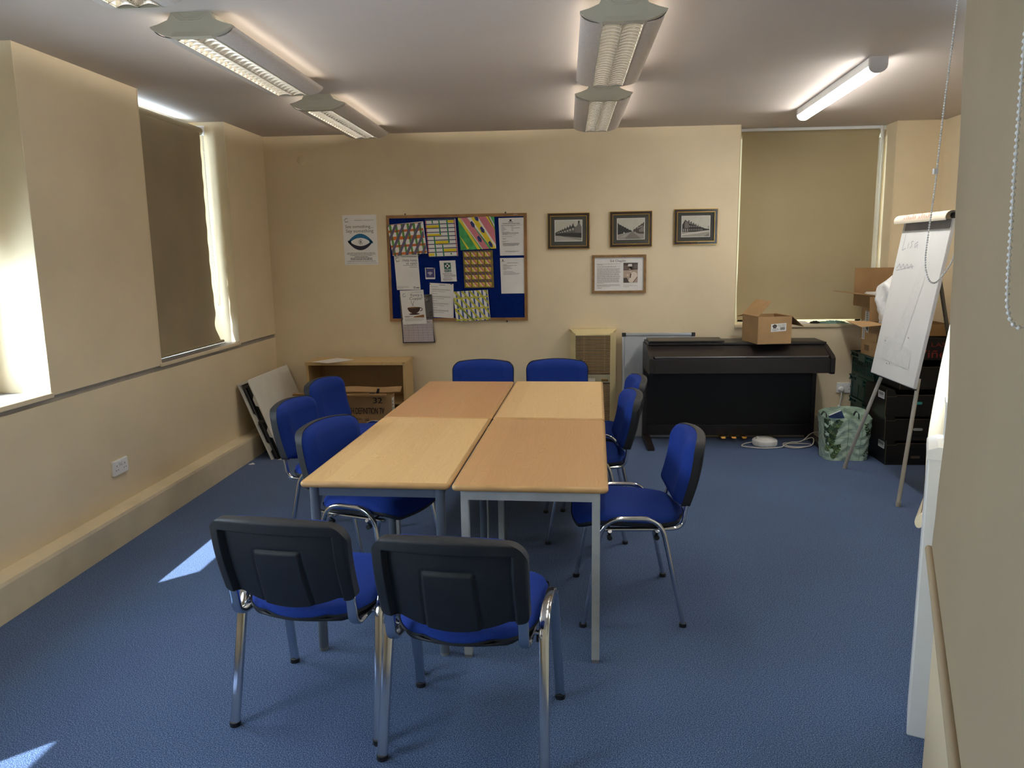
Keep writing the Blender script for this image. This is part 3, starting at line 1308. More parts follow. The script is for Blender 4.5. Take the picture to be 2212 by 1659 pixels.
make_table('pale grained meeting table on round slate grey legs, beside the chairs seen from behind', 0.0, 0.0, 1.2, W_pale1, M_legd, False)
make_table('tan meeting table on square light grey legs, beside the chair seen side on', 0.604, -0.008, 1.2, W_tan1, M_legl, True, -0.001)
make_table('tan meeting table nearest the bookcase and television carton', 0.0, 1.205, 1.2, W_tan2, M_legl, True)
make_table('pale grained meeting table nearest the wall heater', 0.604, 1.207, 1.2, W_pale2, M_legd, False, 0.0015)


# ------------------------------------------------------------------ chairs
def sstep(a, b, x):
    t_ = max(0.0, min(1.0, (x - a) / (b - a)))
    return t_ * t_ * (3 - 2 * t_)


def make_chair(label, back_off, lean, zt, flat_tube):
    t = thing('chair', label, 'chair', (0, 0, 0), 0, 'blue meeting chairs')
    # --- seat cushion
    y0s, y1s, hw = -0.215, 0.235, 0.232

    def halfw(v):
        y = y0s + (y1s - y0s) * v
        r0, r1 = 0.17, 0.12
        w = hw
        if y < y0s + r0:
            k_ = (y0s + r0 - y) / r0
            w = hw - 0.115 * (1 - math.sqrt(max(0, 1 - k_ ** 2.2)))
        if y > y1s - r1:
            k_ = (y - y1s + r1) / r1
            w = hw - 0.075 * (1 - math.sqrt(max(0, 1 - k_ * k_)))
        return w - 0.010 * max(0.0, (0.0 - y)) / 0.2

    def seat_pt(u, v, inset=0.0):
        s = 2 * u - 1
        vv = 0.5 - 0.5 * math.cos(v * PI)
        y = y0s + inset + (y1s - y0s - 2 * inset) * vv
        w = halfw(vv) - inset
        ss = math.sin(s * PI / 2) * 0.35 + s * 0.65
        x = ss * w
        y += (-0.035 if vv < 0.5 else 0.012) * (1 - ss * ss) * (abs(2 * vv - 1) ** 3)
        return x, y, ss, vv

    def base_z(y):
        z = 0.440 + 0.028 * (y + 0.2) / 0.4
        if y > 0.12:
            z -= 0.9 * (y - 0.12) ** 2 * 3.2
        return z

    def top(u, v):
        x, y, ss, vv = seat_pt(u, v)
        e_ = max(abs(ss) ** 5, abs(2 * vv - 1) ** 6)
        puff = 0.042 * math.sqrt(max(0.0, 1 - e_)) - 0.006 * math.exp(-((ss) / 0.6) ** 2 - ((vv - 0.4) / 0.3) ** 2)
        return (x, y, base_z(y) + puff)

    g = G()
    g.grid(top, 24, 24)
    g.grid(lambda u, v: (lambda p: (p[0], p[1], base_z(p[1]) - 0.002))(seat_pt(u, v)), 24, 24, flip=True)
    obj('seat', g, M_blue, t)
    g = G()
    g.grid(lambda u, v: (lambda p: (p[0], p[1], base_z(p[1]) - 0.030 * (1 - max(abs(p[2]) ** 8, abs(2 * p[3] - 1) ** 8)) - 0.006))(seat_pt(u, v, -0.004)), 20, 20, flip=True)
    g.grid(lambda u, v: (lambda p: (p[0], p[1], base_z(p[1]) - 0.003))(seat_pt(u, v, -0.004)), 20, 20)
    for (fu, fv) in ((lambda k: k, lambda k: 0.0), (lambda k: 1.0, lambda k: k), (lambda k: 1 - k, lambda k: 1.0), (lambda k: 0.0, lambda k: 1 - k)):
        g.grid(lambda u, v, fu=fu, fv=fv: (lambda p: (p[0], p[1], base_z(p[1]) - (0.0065 if v < .5 else -0.004)))(seat_pt(fu(u), fv(u), -0.004)), 20, 1)
    obj('seat_pan', g, M_shell, t)
    # --- backrest, local (x, s up the back) then lean
    Wb, zb = 0.233, 0.520
    H_ = zt - zb

    def bw(v):
        w = Wb - 0.006 * (1 - v)
        r1, r0 = 0.070, 0.022
        s_ = v * H_
        if s_ > H_ - r1:
            k_ = (s_ - H_ + r1) / r1
            w -= r1 * (1 - math.sqrt(max(0, 1 - k_ * k_)))
        if s_ < r0:
            k_ = (r0 - s_) / r0
            w -= r0 * (1 - math.sqrt(max(0, 1 - k_ * k_)))
        return w

    def back_xyz(u, v, depth, shrink=0.0):
        vv = 0.5 - 0.5 * math.cos(v * PI)
        vv = 0.45 * vv + 0.55 * v if v < 0.5 else 0.45 * vv + 0.55 * v
        s = 2 * u - 1
        w = bw(vv) - shrink
        x = s * w
        q = 1 - s * s
        h = shrink + vv * (H_ - 2 * shrink) + 0.012 * q * vv ** 3 - 0.036 * (1 - min(1, (abs(x) / 0.165)) ** 2 if abs(x) < 0.165 else 0) * (1 - vv) ** 3 * (1 if depth < 0.5 else 1)
        z = zb + h
        y = -back_off - lean * h + 0.042 * (x / Wb) ** 2 + 0.012 * math.sin(vv * PI) * -1
        return x, y, z, s, vv

    def front(u, v):
        x, y, z, s, vv = back_xyz(u, v, 0, 0.003)
        es = min(1.0, (1 - abs(s)) * Wb / 0.070)
        et = min(1.0, (1 - vv) * H_ / 0.060)
        eb = min(1.0, vv * H_ / 0.045)
        fs = es * (1.28 - 0.28 * es)
        ft = math.sqrt(max(0, 1 - (1 - et) ** 2))
        fb = math.sqrt(max(0, 1 - (1 - eb) ** 2))
        rim_ = min(1, es * 8, et * 8, eb * 8)
        return (x, y + 0.004 + 0.010 * rim_ + 0.046 * fs * ft * fb, z)

    g = G()
    g.grid(front, 40, 36, flip=True)
    g.grid(lambda u, v: (lambda p: (p[0], p[1] + 0.004, p[2]))(back_xyz(u, v, 0, 0.004)), 26, 26)
    obj('backrest', g, M_blue, t)

    def rear(u, v):
        x, y, z, s, vv = back_xyz(u, v, 1)
        ex = (Wb - abs(x))
        et = (H_ - vv * H_)
        edge_d = min(ex, et)
        rim = 0.024 * (1 - sstep(0.041, 0.048, edge_d))
        rim *= math.sqrt(max(0.0, 1 - (1 - min(1, edge_d / 0.012)) ** 2))
        ax = abs(x)
        wz = 0.066 + 0.012 * (1 - vv)
        tz = (1 - sstep(wz, wz + 0.005, ax)) * (1 - sstep(0.60, 0.625, vv))
        line = math.exp(-((ax - (wz + 0.010)) / 0.003) ** 2) * (1 - sstep(0.62, 0.64, vv))
        line = max(line, math.exp(-((vv - 0.635) / 0.010) ** 2) * (1 - sstep(wz, wz + 0.01, ax)))
        d = 0.008 + rim + 0.006 * tz - 0.004 * line
        return (x, y - d, z)

    g = G()
    nu, nv = 120, 76
    g.grid(rear, nu, nv)
    g.grid(lambda u, v: (lambda p: (p[0], p[1] + 0.006, p[2]))(back_xyz(u, v, 1)), 20, 20, flip=True)
    for (fu, fv, n_) in ((lambda k: k, lambda k: 0.0, nu), (lambda k: 1.0, lambda k: k, nv), (lambda k: 1 - k, lambda k: 1.0, nu), (lambda k: 0.0, lambda k: 1 - k, nv)):
        def side(u, v, fu=fu, fv=fv):
            a_ = Vector(rear(fu(u), fv(u)))
            p = back_xyz(fu(u), fv(u), 1)
            b_ = Vector((p[0], p[1] + 0.007, p[2]))
            return tuple(a_.lerp(b_, v))
        g.grid(side, n_, 2, flip=True)
    obj('back_shell', g, M_shell, t)
    # --- frames
    if flat_tube:
        prof = [(0.0172 * math.copysign(abs(math.cos(a)) ** 0.55, math.cos(a)), 0.0105 * math.copysign(abs(math.sin(a)) ** 0.7, math.sin(a)))
                for a in [2 * PI * k / 16 for k in range(16)]]
    else:
        prof = [(0.0125 * math.cos(a), 0.0105 * math.sin(a)) for a in [2 * PI * k / 14 for k in range(14)]]
    for s in (-1, 1):
        pts = [(s * 0.262, 0.214, 0.012), (s * 0.250, 0.130, 0.480), (s * 0.250, -0.115, 0.480), (s * 0.262, -0.214, 0.012)]
        g = G()
        g.tube(fillet(pts, 0.085, 8), 0, prof=prof, up=(1, 0, 0))
        fr = obj('side_frame', g, M_chrome, t)
        for yy in (0.214, -0.214):
            g = G()
            g.cyl((s * 0.262, yy, 0.0), (s * 0.262, yy, 0.016), 0.0185 if flat_tube else 0.016, 12)
            obj('foot_cap', g, M_black, fr)
        xb = 0.206
        y0_ = -back_off + 0.042 * (xb / Wb) ** 2 - 0.015
        pts = [(s * 0.205, 0.165, 0.418), (s * 0.205, -0.13, 0.418), (s * xb, y0_ + 0.012, 0.424), (s * xb, y0_, 0.515), (s * xb, y0_ - lean * 0.09, 0.60)]
        g = G()
        g.tube(fillet(pts, [0.03, 0.055, 0.04], 8), 0, prof=[(a * 0.95, b * 0.85) for a, b in prof], up=(1, 0, 0))
        obj('back_support', g, M_chrome, t)
    for yy in (0.10, -0.10):
        g = G()
        g.tube([(-0.250, yy, 0.426), (-0.235, yy, 0.412), (0.235, yy, 0.412), (0.250, yy, 0.426)], 0.009, 8)
        obj('cross_bar', g, M_chrome, t)
    for s in (-1, 1):
        for yy in (0.10, -0.10):
            g = G()
            g.cyl((s * 0.224, yy, 0.392), (s * 0.244, yy, 0.392), 0.011, 10)
            obj('stacking_stud', g, M_black, t)
    return t


c_flat = make_chair('', 0.265, 0.26, 0.795, True)
c_round = make_chair('', 0.245, 0.20, 0.800, False)
CH = [(c_flat, -0.850, 2.529, -8.2, 'blue chair seen from behind, the one nearer the sunlit patch of carpet'),
      (c_flat, -0.306, 2.387, -6.0, 'blue chair seen from behind, the one farther from the window wall'),
      (c_round, 0.2745, 3.389, 92.4, 'blue chair seen side on by the tan table, farthest of three from the piano'),
      (c_round, 0.100, 4.342, 92.5, 'blue chair between two others on the piano side of the tables'),
      (c_round, 0.180, 4.892, 93.0, 'half hidden blue chair on the piano side, nearest the grey leaning board'),
      (c_round, -0.900, 3.505, -109.0, 'blue chair on the window side with its seat tucked under the pale table'),
      (c_round, -1.245, 4.080, -98.0, 'blue chair on the window side, between two others and closest to the skirting'),
      (c_round, -1.300, 4.790, -101.0, 'blue chair on the window side, in front of the television carton'),
      (c_round, -0.622, 5.420, 179.0, 'blue chair facing us with its back to the notice board'),
      (c_round, -0.060, 5.440, 181.0, 'blue chair facing us with its back to the wall heater')]
used = set()
for proto, x, y, deg, lab in CH:
    if proto.name in used:
        o = copy_tree(proto)
    else:
        o = proto
        used.add(proto.name)
    o['label'] = lab
    o.location = (x, y, 0)
    o.rotation_euler = (0, 0, math.radians(deg))

# ------------------------------------------------------------------ piano
t = thing('piano', 'dark upright digital piano with closed lid against the back wall', 'piano', (0.66, 6.10, 0), math.radians(0.6))
PW = 1.44
g = G()
side_prof = [(0.42, 0.04), (0.42, 0.60), (0.02, 0.62), (0.005, 0.66), (0.005, 0.755), (0.03, 0.775), (0.20, 0.845), (0.50, 0.845), (0.50, 0.04)]
for x in (0.0, PW - 0.032):
    g = G()
    pp = [(x, yy, zz) for yy, zz in side_prof]
    # build as two convex pieces
    g.prism([(x, 0.42, 0.04), (x, 0.42, 0.62), (x, 0.486, 0.62), (x, 0.486, 0.04)], (0.032, 0, 0))
    g.prism([(x, 0.008, 0.625), (x, 0.0, 0.64), (x, 0.0, 0.752), (x, 0.028, 0.772), (x, 0.20, 0.838), (x, 0.486, 0.838), (x, 0.486, 0.62)], (0.032, 0, 0))
    obj('side_panel', g, M_piano, t)
g = G()
g.box(0.01, PW - 0.01, 0.19, 0.486, 0.838, 0.858, bev=0.004)
obj('top_lid', g, M_piano, t)
g = G()
g.prism([(0.032, 0.205, 0.838), (0.032, 0.038, 0.766), (0.032, 0.040, 0.760), (0.032, 0.212, 0.830)], (PW - 0.064, 0, 0))
obj('key_cover', g, M_piano, t)
g = G()
g.tube([(0.045, 0.034, 0.757), (PW - 0.045, 0.034, 0.757)], 0.010, 10)
obj('cover_rail', g, mat('satin_rail', (70, 68, 70), rough=0.3), t)
g = G()
g.box(0.032, PW - 0.032, 0.020, 0.045, 0.630, 0.748, bev=0.003)
g.box(0.032, PW - 0.032, 0.045, 0.44, 0.630, 0.650)
obj('key_bed', g, M_piano, t)
g = G()
g.box(0.032, PW - 0.032, 0.445, 0.465, 0.10, 0.64)
obj('front_panel', g, M_pblack, t)
g = G()
g.box(0.032, PW - 0.032, 0.425, 0.475, 0.035, 0.125, bev=0.003)
obj('bottom_rail', g, M_piano, t)
for x in (0.0, PW - 0.055):
    g = G()
    g.prism([(x, 0.02, 0.0), (x, 0.02, 0.022), (x, 0.30, 0.045), (x, 0.486, 0.045), (x, 0.486, 0.0)], (0.055, 0, 0))
    obj('foot', g, M_piano, t)
for k in range(3):
    x = 0.645 + 0.088 * k
    g = G()
    g.box(x, x + 0.045, 0.335, 0.44, 0.030, 0.042, bev=0.004)
    g.box(x + 0.004, x + 0.041, 0.318, 0.345, 0.024, 0.036, bev=0.004)
    obj('pedal', g, M_brass, t)
g = G()
g.box(0.02, 0.62, 0.18, 0.40, 0.000, 0.012, bev=0.003, xf=Matrix.Translation((0, 0, 0.860)) @ Matrix.Rotation(math.radians(1.2), 4, 'X'))
obj('music_rest', g, M_piano, t)
g = G()
g.prism([(PW * 0.5 + 0.0, 0.21, 0.8585), (PW - 0.03, 0.21, 0.8585), (PW - 0.03, 0.215, 0.861), (PW * 0.5, 0.215, 0.861)], (0, 0.004, 0))
obj('lid_joint', g, M_pblack, t)


# ------------------------------------------------------------------ open cartons
def carton(name, label, loc, rotz, w, d, h, m, flaps=(), group=None, cat='box', wall=0.006, inner=None):
    """w along x, d along y; flaps: (side, length, angle from vertical outwards)"""
    t = thing(name, label, cat, loc, rotz, group)
    g = G()
    g.box(0, w, 0, wall, 0, h)
    g.box(0, w, d - wall, d, 0, h)
    g.box(0, wall, wall, d - wall, 0, h)
    g.box(w - wall, w, wall, d - wall, 0, h)
    g.box(wall, w - wall, wall, d - wall, 0, wall)
    obj('body', g, m, t)
    for (side, ln, angd) in flaps:
        a = math.radians(angd)
        g = G()
        tt = 0.004
        if side in 'FB':
            y = 0 if side == 'F' else d
            sg = -1 if side == 'F' else 1
            p = [(0.002, y, h), (w - 0.002, y, h), (w - 0.004, y + sg * ln * math.sin(a), h + ln * math.cos(a)), (0.004, y + sg * ln * math.sin(a), h + ln * math.cos(a))]
        else:
            x = 0 if side == 'L' else w
            sg = -1 if side == 'L' else 1
            p = [(x, 0.002, h), (x, d - 0.002, h), (x + sg * ln * math.sin(a), d - 0.004, h + ln * math.cos(a)), (x + sg * ln * math.sin(a), 0.004, h + ln * math.cos(a))]
        g.slab(*p, tt)
        obj('flap', g, m, t)
    return t


# carton on the piano
t = carton('cardboard_box', 'open brown cardboard box with white label standing on the piano lid', (1.505, 6.148, 0.859), math.radians(10), 0.275, 0.31, 0.215, M_card,
           flaps=(('L', 0.16, -42), ('B', 0.12, 100), ('R', 0.13, 130)), cat='box')
p = Print((0.105, -0.001, 0.095), (1, 0, 0.05), (0, 0, 1), bounds=None)
p.rect((226, 224, 220), 0, 0, 0.125, 0.062)
p.text('Crystal Tumblers', 0.055, 0.047, 0.009, (50, 48, 48), width=0.064)
p.text('6 Pack Mixed', 0.062, 0.036, 0.008, (50, 48, 48), width=0.05)
for k in range(9):
    p.rect((40, 40, 40), 0.075 + k * 0.0045, 0.010, 0.0775 + k * 0.0045 + 0.001 * (k % 2), 0.032, 1)
for (cx_, cy_, rr_) in ((0.020, 0.045, 0.009), (0.030, 0.050, 0.009), (0.040, 0.045, 0.009), (0.024, 0.034, 0.008), (0.036, 0.034, 0.008)):
    p.disc((70, 66, 66), cx_, cy_, rr_, l=1, n=10)
p.lines(0.01, 0.02, 0.055, 3, 0.007, 0.003, (110, 106, 106), seed=5)
p.done('printed_label', t)

# ------------------------------------------------------------------ heater on the back wall
t = thing('wall_heater', 'tall beige louvred gas heater fixed to the back wall', 'heater', (0.04, 6.705, 0.0))
M_heat = mat('beige_enamel', (214, 198, 150), rough=0.4, var=0.02)
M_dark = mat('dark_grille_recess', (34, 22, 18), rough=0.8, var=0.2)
M_slat = mat('tan_grille_slat', (188, 158, 118), rough=0.4, var=0.06, vscale=30)
g = G()
HW = 0.39
for x0, x1 in ((0.0, 0.045), (HW - 0.052, HW)):
    o0, o1 = (x0 + 0.0, x1) if x0 == 0 else (x0, x1)
    g.prism([(x0 if x0 == 0 else x1, 0.0, 0.06), (x0 if x0 == 0 else x1, -0.085, 0.06), (x1 if x0 == 0 else x0, -0.150, 0.06), (x1 if x0 == 0 else x0, 0.0, 0.06)], (0, 0, 0.855))
obj('side_casing', g, M_heat, t)
g = G()
g.prism([(0.0, 0.0, 0.915), (0.0, -0.090, 0.938), (HW, -0.090, 0.938), (HW, 0.0, 0.915)], (0, 0, 0.001))
vs = [(-0.004, 0.0, 0.915), (HW + 0.004, 0.0, 0.915), (HW + 0.004, 0.0, 0.945), (-0.004, 0.0, 0.945),
      (-0.004, -0.092, 0.945), (HW + 0.004, -0.092, 0.945), (HW - 0.05, -0.152, 0.905), (0.043, -0.152, 0.905), (0.043, -0.152, 0.893), (HW - 0.05, -0.152, 0.893)]
g.add(vs, [(3, 2, 5, 4), (4, 5, 6, 7), (7, 6, 9, 8), (0, 3, 4, 7, 8), (1, 9, 6, 5, 2), (0, 8, 9, 1)])
obj('top_casing', g, M_heat, t)
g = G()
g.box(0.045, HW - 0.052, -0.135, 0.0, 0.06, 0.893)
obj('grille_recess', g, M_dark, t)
sl = G()
sl.prism([(0.046, 0, 0), (0.046, -0.012, -0.002), (0.046, -0.012, -0.0062), (0.046, 0, -0.0045)], (HW - 0.099, 0, 0))
slm = sl.mesh('slat')
slm.materials.append(M_slat)
for k in range(24):
    obj('slat', slm, None, t, loc=(0, -0.136, 0.886 - 0.0135 * k))
for k in range(32):
    obj('slat', slm, None, t, loc=(0, -0.136, 0.476 - 0.0130 * k))
g = G()
g.box(0.046, HW - 0.053, -0.150, -0.135, 0.487, 0.560, bev=0.002)
obj('control_panel', g, mat('grey_beige_panel', (168, 158, 132), rough=0.45), t)
g = G()
g.box(0.265, 0.322, -0.156, -0.149, 0.502, 0.520, bev=0.003)
obj('latch', g, M_brass, t)
p = Print((0.10, -0.151, 0.500), WALLX, WALLZ)
p.rect((224, 218, 210), 0, 0, 0.11, 0.026)
p.lines(0.006, 0.016, 0.10, 2, 0.009, 0.004, (150, 140, 140), seed=3)
p.rect((120, 90, 50), 0.168, 0.006, 0.218, 0.012, 1)
p.done('printed_label', t)
for x in (0.115, 0.29):
    g = G()
    g.box(x, x + 0.002, -0.151, -0.149, 0.57, 0.893)
    obj('grille_tie', g, M_slat, t)

# grey framed board leaning behind the piano
t = thing('whiteboard', 'aluminium framed grey board leaning on the wall behind the piano', 'whiteboard', (0.485, 6.606, 0.0), 0)
M_alu = mat('aluminium_trim', (186, 190, 196), rough=0.3, metal=0.7, var=0.03)
xf = Matrix.Rotation(math.radians(-2.6), 4, 'X')
BWd, BH = 0.615, 0.905
g = G()
g.box(0.012, BWd - 0.012, -0.004, 0.012, 0.012, BH - 0.012, xf=xf)
obj('panel', g, mat('grey_board_surface', (178, 182, 186), rough=0.4, var=0.05, vscale=7), t)
g = G()
for a in ((0.0, 0.022, 0.02, BH - 0.02), (BWd - 0.022, BWd, 0.02, BH - 0.02)):
    g.box(a[0], a[1], -0.012, 0.014, a[2], a[3], bev=0.003, xf=xf)
for z in (0.0, BH - 0.022):
    g.box(0.02, BWd - 0.02, -0.012, 0.014, z, z + 0.022, bev=0.003, xf=xf)
obj('frame', g, M_alu, t)
for x in (-0.002, BWd - 0.030):
    for z in (-0.0, BH - 0.030):
        g = G()
        g.box(x, x + 0.032, -0.015, 0.016, z, z + 0.032, bev=0.003, xf=xf)
        obj('corner_cap', g, M_black, t)

# ------------------------------------------------------------------ bookcase, sheet, carton
W_book = wood_mat('pale_maple_laminate', (206, 176, 124), (184, 150, 98), plank=0.7, wavy=0.5, rough=0.4, axis='X', seed=5)
W_bookd = wood_mat('maple_inner_laminate', (170, 136, 92), (142, 108, 70), plank=0.7, wavy=0.4, rough=0.5, axis='Z', seed=6)
t = thing('bookcase', 'low open maple bookcase against the back wall under the posters', 'bookcase', (-2.19, 6.29, 0))
BWk, BD_, BHk = 0.86, 0.33, 0.712
g = G()
g.box(0.0, BWk, -0.006, BD_, BHk - 0.026, BHk, bev=0.002)
obj('top', g, W_book, t)
for x in (0.008, BWk - 0.028):
    g = G()
    g.box(x, x + 0.020, 0, BD_, 0.0, BHk - 0.026)
    obj('side_panel', g, W_book, t)
g = G()
g.box(0.028, BWk - 0.028, BD_ - 0.012, BD_, 0.05, BHk - 0.026)
obj('back_panel', g, W_bookd, t)
for z in (0.05, 0.35):
    g = G()
    g.box(0.028, BWk - 0.028, 0.012, BD_ - 0.012, z, z + 0.018)
    obj('shelf', g, W_book, t)
g = G()
g.box(0.028, BWk - 0.028, 0.03, 0.045, 0.0, 0.05)
obj('plinth', g, W_book, t)
p = Print((BWk - 0.040, -0.0065, BHk - 0.020), WALLX, WALLZ)
p.text('20', 0.012, 0.003, 0.012, (40, 40, 40))
p.done('printed_mark', t)

g = G()
A, B_, C_, D_ = (-0.005, 0.195, 0.0), (0.06, 0.13, 0.0), (0.0, 0, 0), (0, 0, 0)
cs = [(0.012, 0.160), (0.190, 0.030), (0.345, 0.290), (0.165, 0.410)]


def sheet(u, v):
    a = Vector(cs[0]).lerp(Vector(cs[1]), u)
    b = Vector(cs[3]).lerp(Vector(cs[2]), u)
    q = a.lerp(b, v)
    return (q.x, q.y, 0.001 + 0.008 * (1 - v) ** 3 * u)


g.grid(sheet, 8, 8)
g.grid(lambda u, v: tuple(Vector(sheet(u, v)) + Vector((0, 0, -0.0008))), 8, 8, flip=True)
tag(obj('sheet_of_paper', g, M_paper, loc=(-2.15, 6.14, BHk + 0.002)), 'loose white sheet of paper lying on the bookcase top', 'paper')

# television carton
t = thing('television_carton', 'long open television carton standing in front of the bookcase', 'box', (-2.222, 6.10, 0.0), math.radians(-1.0))
cw, cd, ch = 0.80, 0.13, 0.46
g = G()
g.box(0, cw, 0, 0.006, 0, ch)
g.box(0, cw, cd - 0.006, cd, 0, ch)
g.box(0, 0.006, 0.006, cd - 0.006, 0, ch)
g.box(cw - 0.006, cw, 0.006, cd - 0.006, 0, ch)
g.box(0.006, cw - 0.006, 0.006, cd - 0.006, 0, 0.006)
obj('body', g, M_card2, t)
g = G()


def flapf(u, v):
    return (0.0 + u * (cw - 0.03) - 0.012 * v, -0.01 - v * 0.050, ch + 0.012 - 0.0 + 0.004 * math.sin(u * 17) * v + 0.03 * (v * 0.3) + (0.010 if v < 0.01 else 0))


g.grid(flapf, 30, 3, smooth=False)
g.grid(lambda u, v: tuple(Vector(flapf(u, v)) + Vector((0, 0, -0.005))), 30, 3, smooth=False, flip=True)
g.slab((0.0, -0.06, ch + 0.012), (cw - 0.03, -0.06, ch + 0.014), (cw - 0.03, -0.056, ch + 0.024), (0.0, -0.056, ch + 0.022), 0.003)
obj('flap', g, M_card2, t)
g = G()


def flapb(u, v):
    return (0.02 + u * (cw + 0.03), cd + v * 0.055, ch + 0.012 + v * 0.035 + 0.004 * math.sin(u * 13 + 1))


g.grid(flapb, 30, 2, smooth=False)
g.grid(lambda u, v: tuple(Vector(flapb(u, v)) + Vector((0, 0, -0.005))), 30, 2, smooth=False, flip=True)
obj('flap', g, M_card, t)
g = G()
g.slab((-0.03, 0.02, ch + 0.005), (0.0, 0.0, ch), (0.0, cd, ch), (-0.05, cd - 0.03, ch + 0.01), 0.004)
obj('flap', g, M_card2, t)
for x in (0.115, 0.655):
    g = G()
    g.prism([(x, 0.05, ch - 0.03), (x + 0.022, 0.05, ch - 0.03), (x + 0.040, 0.05, ch + 0.052), (x + 0.022, 0.05, ch + 0.052)], (0, 0.02, 0))
    g.box(x - 0.045, x + 0.0, 0.045, 0.07, ch - 0.02, ch + 0.018, bev=0.004)
    obj('television_stand_foot', g, M_black, t)
p = Print((0, -0.001, 0), WALLX, WALLZ)
ink = (48, 42, 40)
p.text('HIGH DEFINITION TV', cw - 0.058, 0.312, 0.052, ink, 'r', width=0.335, bold=0.0008)
p.text('32', cw - 0.072, 0.402, 0.046, ink, 'r', width=0.078, bold=0.0014)
p.text('TCL', 0.045, 0.405, 0.040, (176, 60, 44), width=0.085)
p.disc(ink, 0.155, 0.424, 0.008, l=1)
p.text('Dolby', 0.515, 0.262, 0.018, ink, width=0.04)
p.rect(ink, 0.497, 0.262, 0.504, 0.276, 1)
p.rect(ink, 0.506, 0.262, 0.513, 0.276, 1)
p.rect(ink, 0.58, 0.268, 0.612, 0.272, 1)
p.rect(ink, 0.58, 0.256, 0.612, 0.262, 1)
for k in range(4):
    p.rect((120, 66, 54), 0.49 + k * 0.044, 0.19, 0.513 + k * 0.044, 0.213, 1)
    p.rect((170, 134, 98), 0.495 + k * 0.044, 0.195, 0.508 + k * 0.044, 0.208, 2)
p.done('printed_lettering', t)
p = Print((cw + 0.001, 0.03, 0.20), (0, 1, 0), WALLZ)
p.rect((222, 220, 214), 0, 0, 0.07, 0.24)
for k, c in enumerate(((54, 54, 56), (60, 60, 60), (70, 130, 70), (214, 190, 60), (206, 130, 50), (190, 50, 40))):
    p.rect(c, 0.012, 0.20 - 0.028 * k, 0.012 + 0.02 + 0.005 * k, 0.218 - 0.028 * k, 1)
p.done('printed_label', t)

# folded white trestle table leaning on the left wall
t = thing('folded_table', 'white folding table folded flat and leaning in the corner', 'folding table', (-2.235, 5.80, 0.0))
Lf, Wf, Tf = 0.69, 0.86, 0.100
ang_f = math.radians(-21.0)
xf = Matrix.Rotation(ang_f, 4, 'Y')
M_hdpe = mat('white_moulded_plastic', (216, 214, 206), rough=0.5, var=0.02, bump=0.1, bscale=300)
g = G()
g.box(-0.018, 0.0, 0.012, Wf, 0.0, Lf, bev=0.008, xf=xf)
obj('front_leaf', g, M_hdpe, t)
g = G()
g.box(-Tf, -Tf + 0.018, 0.012, Wf, 0.0, Lf, bev=0.008, xf=xf)
obj('rear_leaf', g, M_hdpe, t)
g = G()
g.box(-Tf, 0.0, 0.0, 0.02, 0.0, 0.02, bev=0.006, xf=xf)
g.box(-Tf, 0.0, 0.0, 0.02, Lf - 0.02, Lf, bev=0.006, xf=xf)
g.box(-Tf, -Tf + 0.012, 0.0, 0.02, 0.0, Lf, bev=0.005, xf=xf)
g.box(-0.012, 0.0, 0.0, 0.02, 0.0, Lf, bev=0.005, xf=xf)
obj('rim', g, M_hdpe, t)
g = G()
g.box(-Tf + 0.014, -0.016, 0.03, Wf - 0.02, 0.02, Lf - 0.02, xf=xf)
obj('core', g, M_black, t)
g = G()
for (x, z0, z1) in ((-0.050, 0.02, 0.34), (-0.060, 0.36, Lf - 0.02)):
    g.tube([xf @ Vector((x, 0.016, z0)), xf @ Vector((x, 0.016, z1))], 0.009, 8)
g.tube([xf @ Vector((-0.07, 0.016, 0.345)), xf @ Vector((-0.02, 0.016, 0.345))], 0.016, 8)
g.tube([xf @ Vector((-0.07, 0.016, Lf - 0.045)), xf @ Vector((-0.02, 0.016, Lf - 0.045))], 0.012, 8)
obj('leg_tube', g, mat('dark_steel', (66, 66, 68), rough=0.35, metal=0.6), t)
for (x0, x1, z0, z1) in ((-0.034, -0.008, 0.46, 0.57), (-0.034, -0.008, 0.19, 0.30), (-0.094, -0.062, 0.33, 0.44), (-0.094, -0.062, 0.09, 0.19)):
    g = G()
    s = 1 if x0 > -0.05 else -1
    edge_x = x1 if s > 0 else x0
    in_x = x0 if s > 0 else x1
    g.prism([xf @ Vector(q) for q in ((edge_x, 0.008, z0), (in_x, 0.008, z0 + 0.02), (in_x, 0.008, z1 - 0.035), (edge_x, 0.008, z1))], xf.to_3x3() @ Vector((0, 0.02, 0)))
    obj('clip', g, M_hdpe, t)
g = G()
tag(obj('paper_scrap', g.add([(0, 0, 0.004), (0.022, -0.012, 0.002), (0.052, 0.004, 0.004), (0.030, 0.018, 0.010), (0.008, 0.016, 0.002),
                              (0, 0, 0.001), (0.022, -0.012, 0.0), (0.052, 0.004, 0.001), (0.030, 0.018, 0.007), (0.008, 0.016, 0.0)],
                             [(0, 1, 2, 3, 4), (9, 8, 7, 6, 5)]), M_paper, loc=(-2.468, 5.66, 0.0)),
    'tiny torn white scrap on the carpet by the folded table', 'paper scrap')


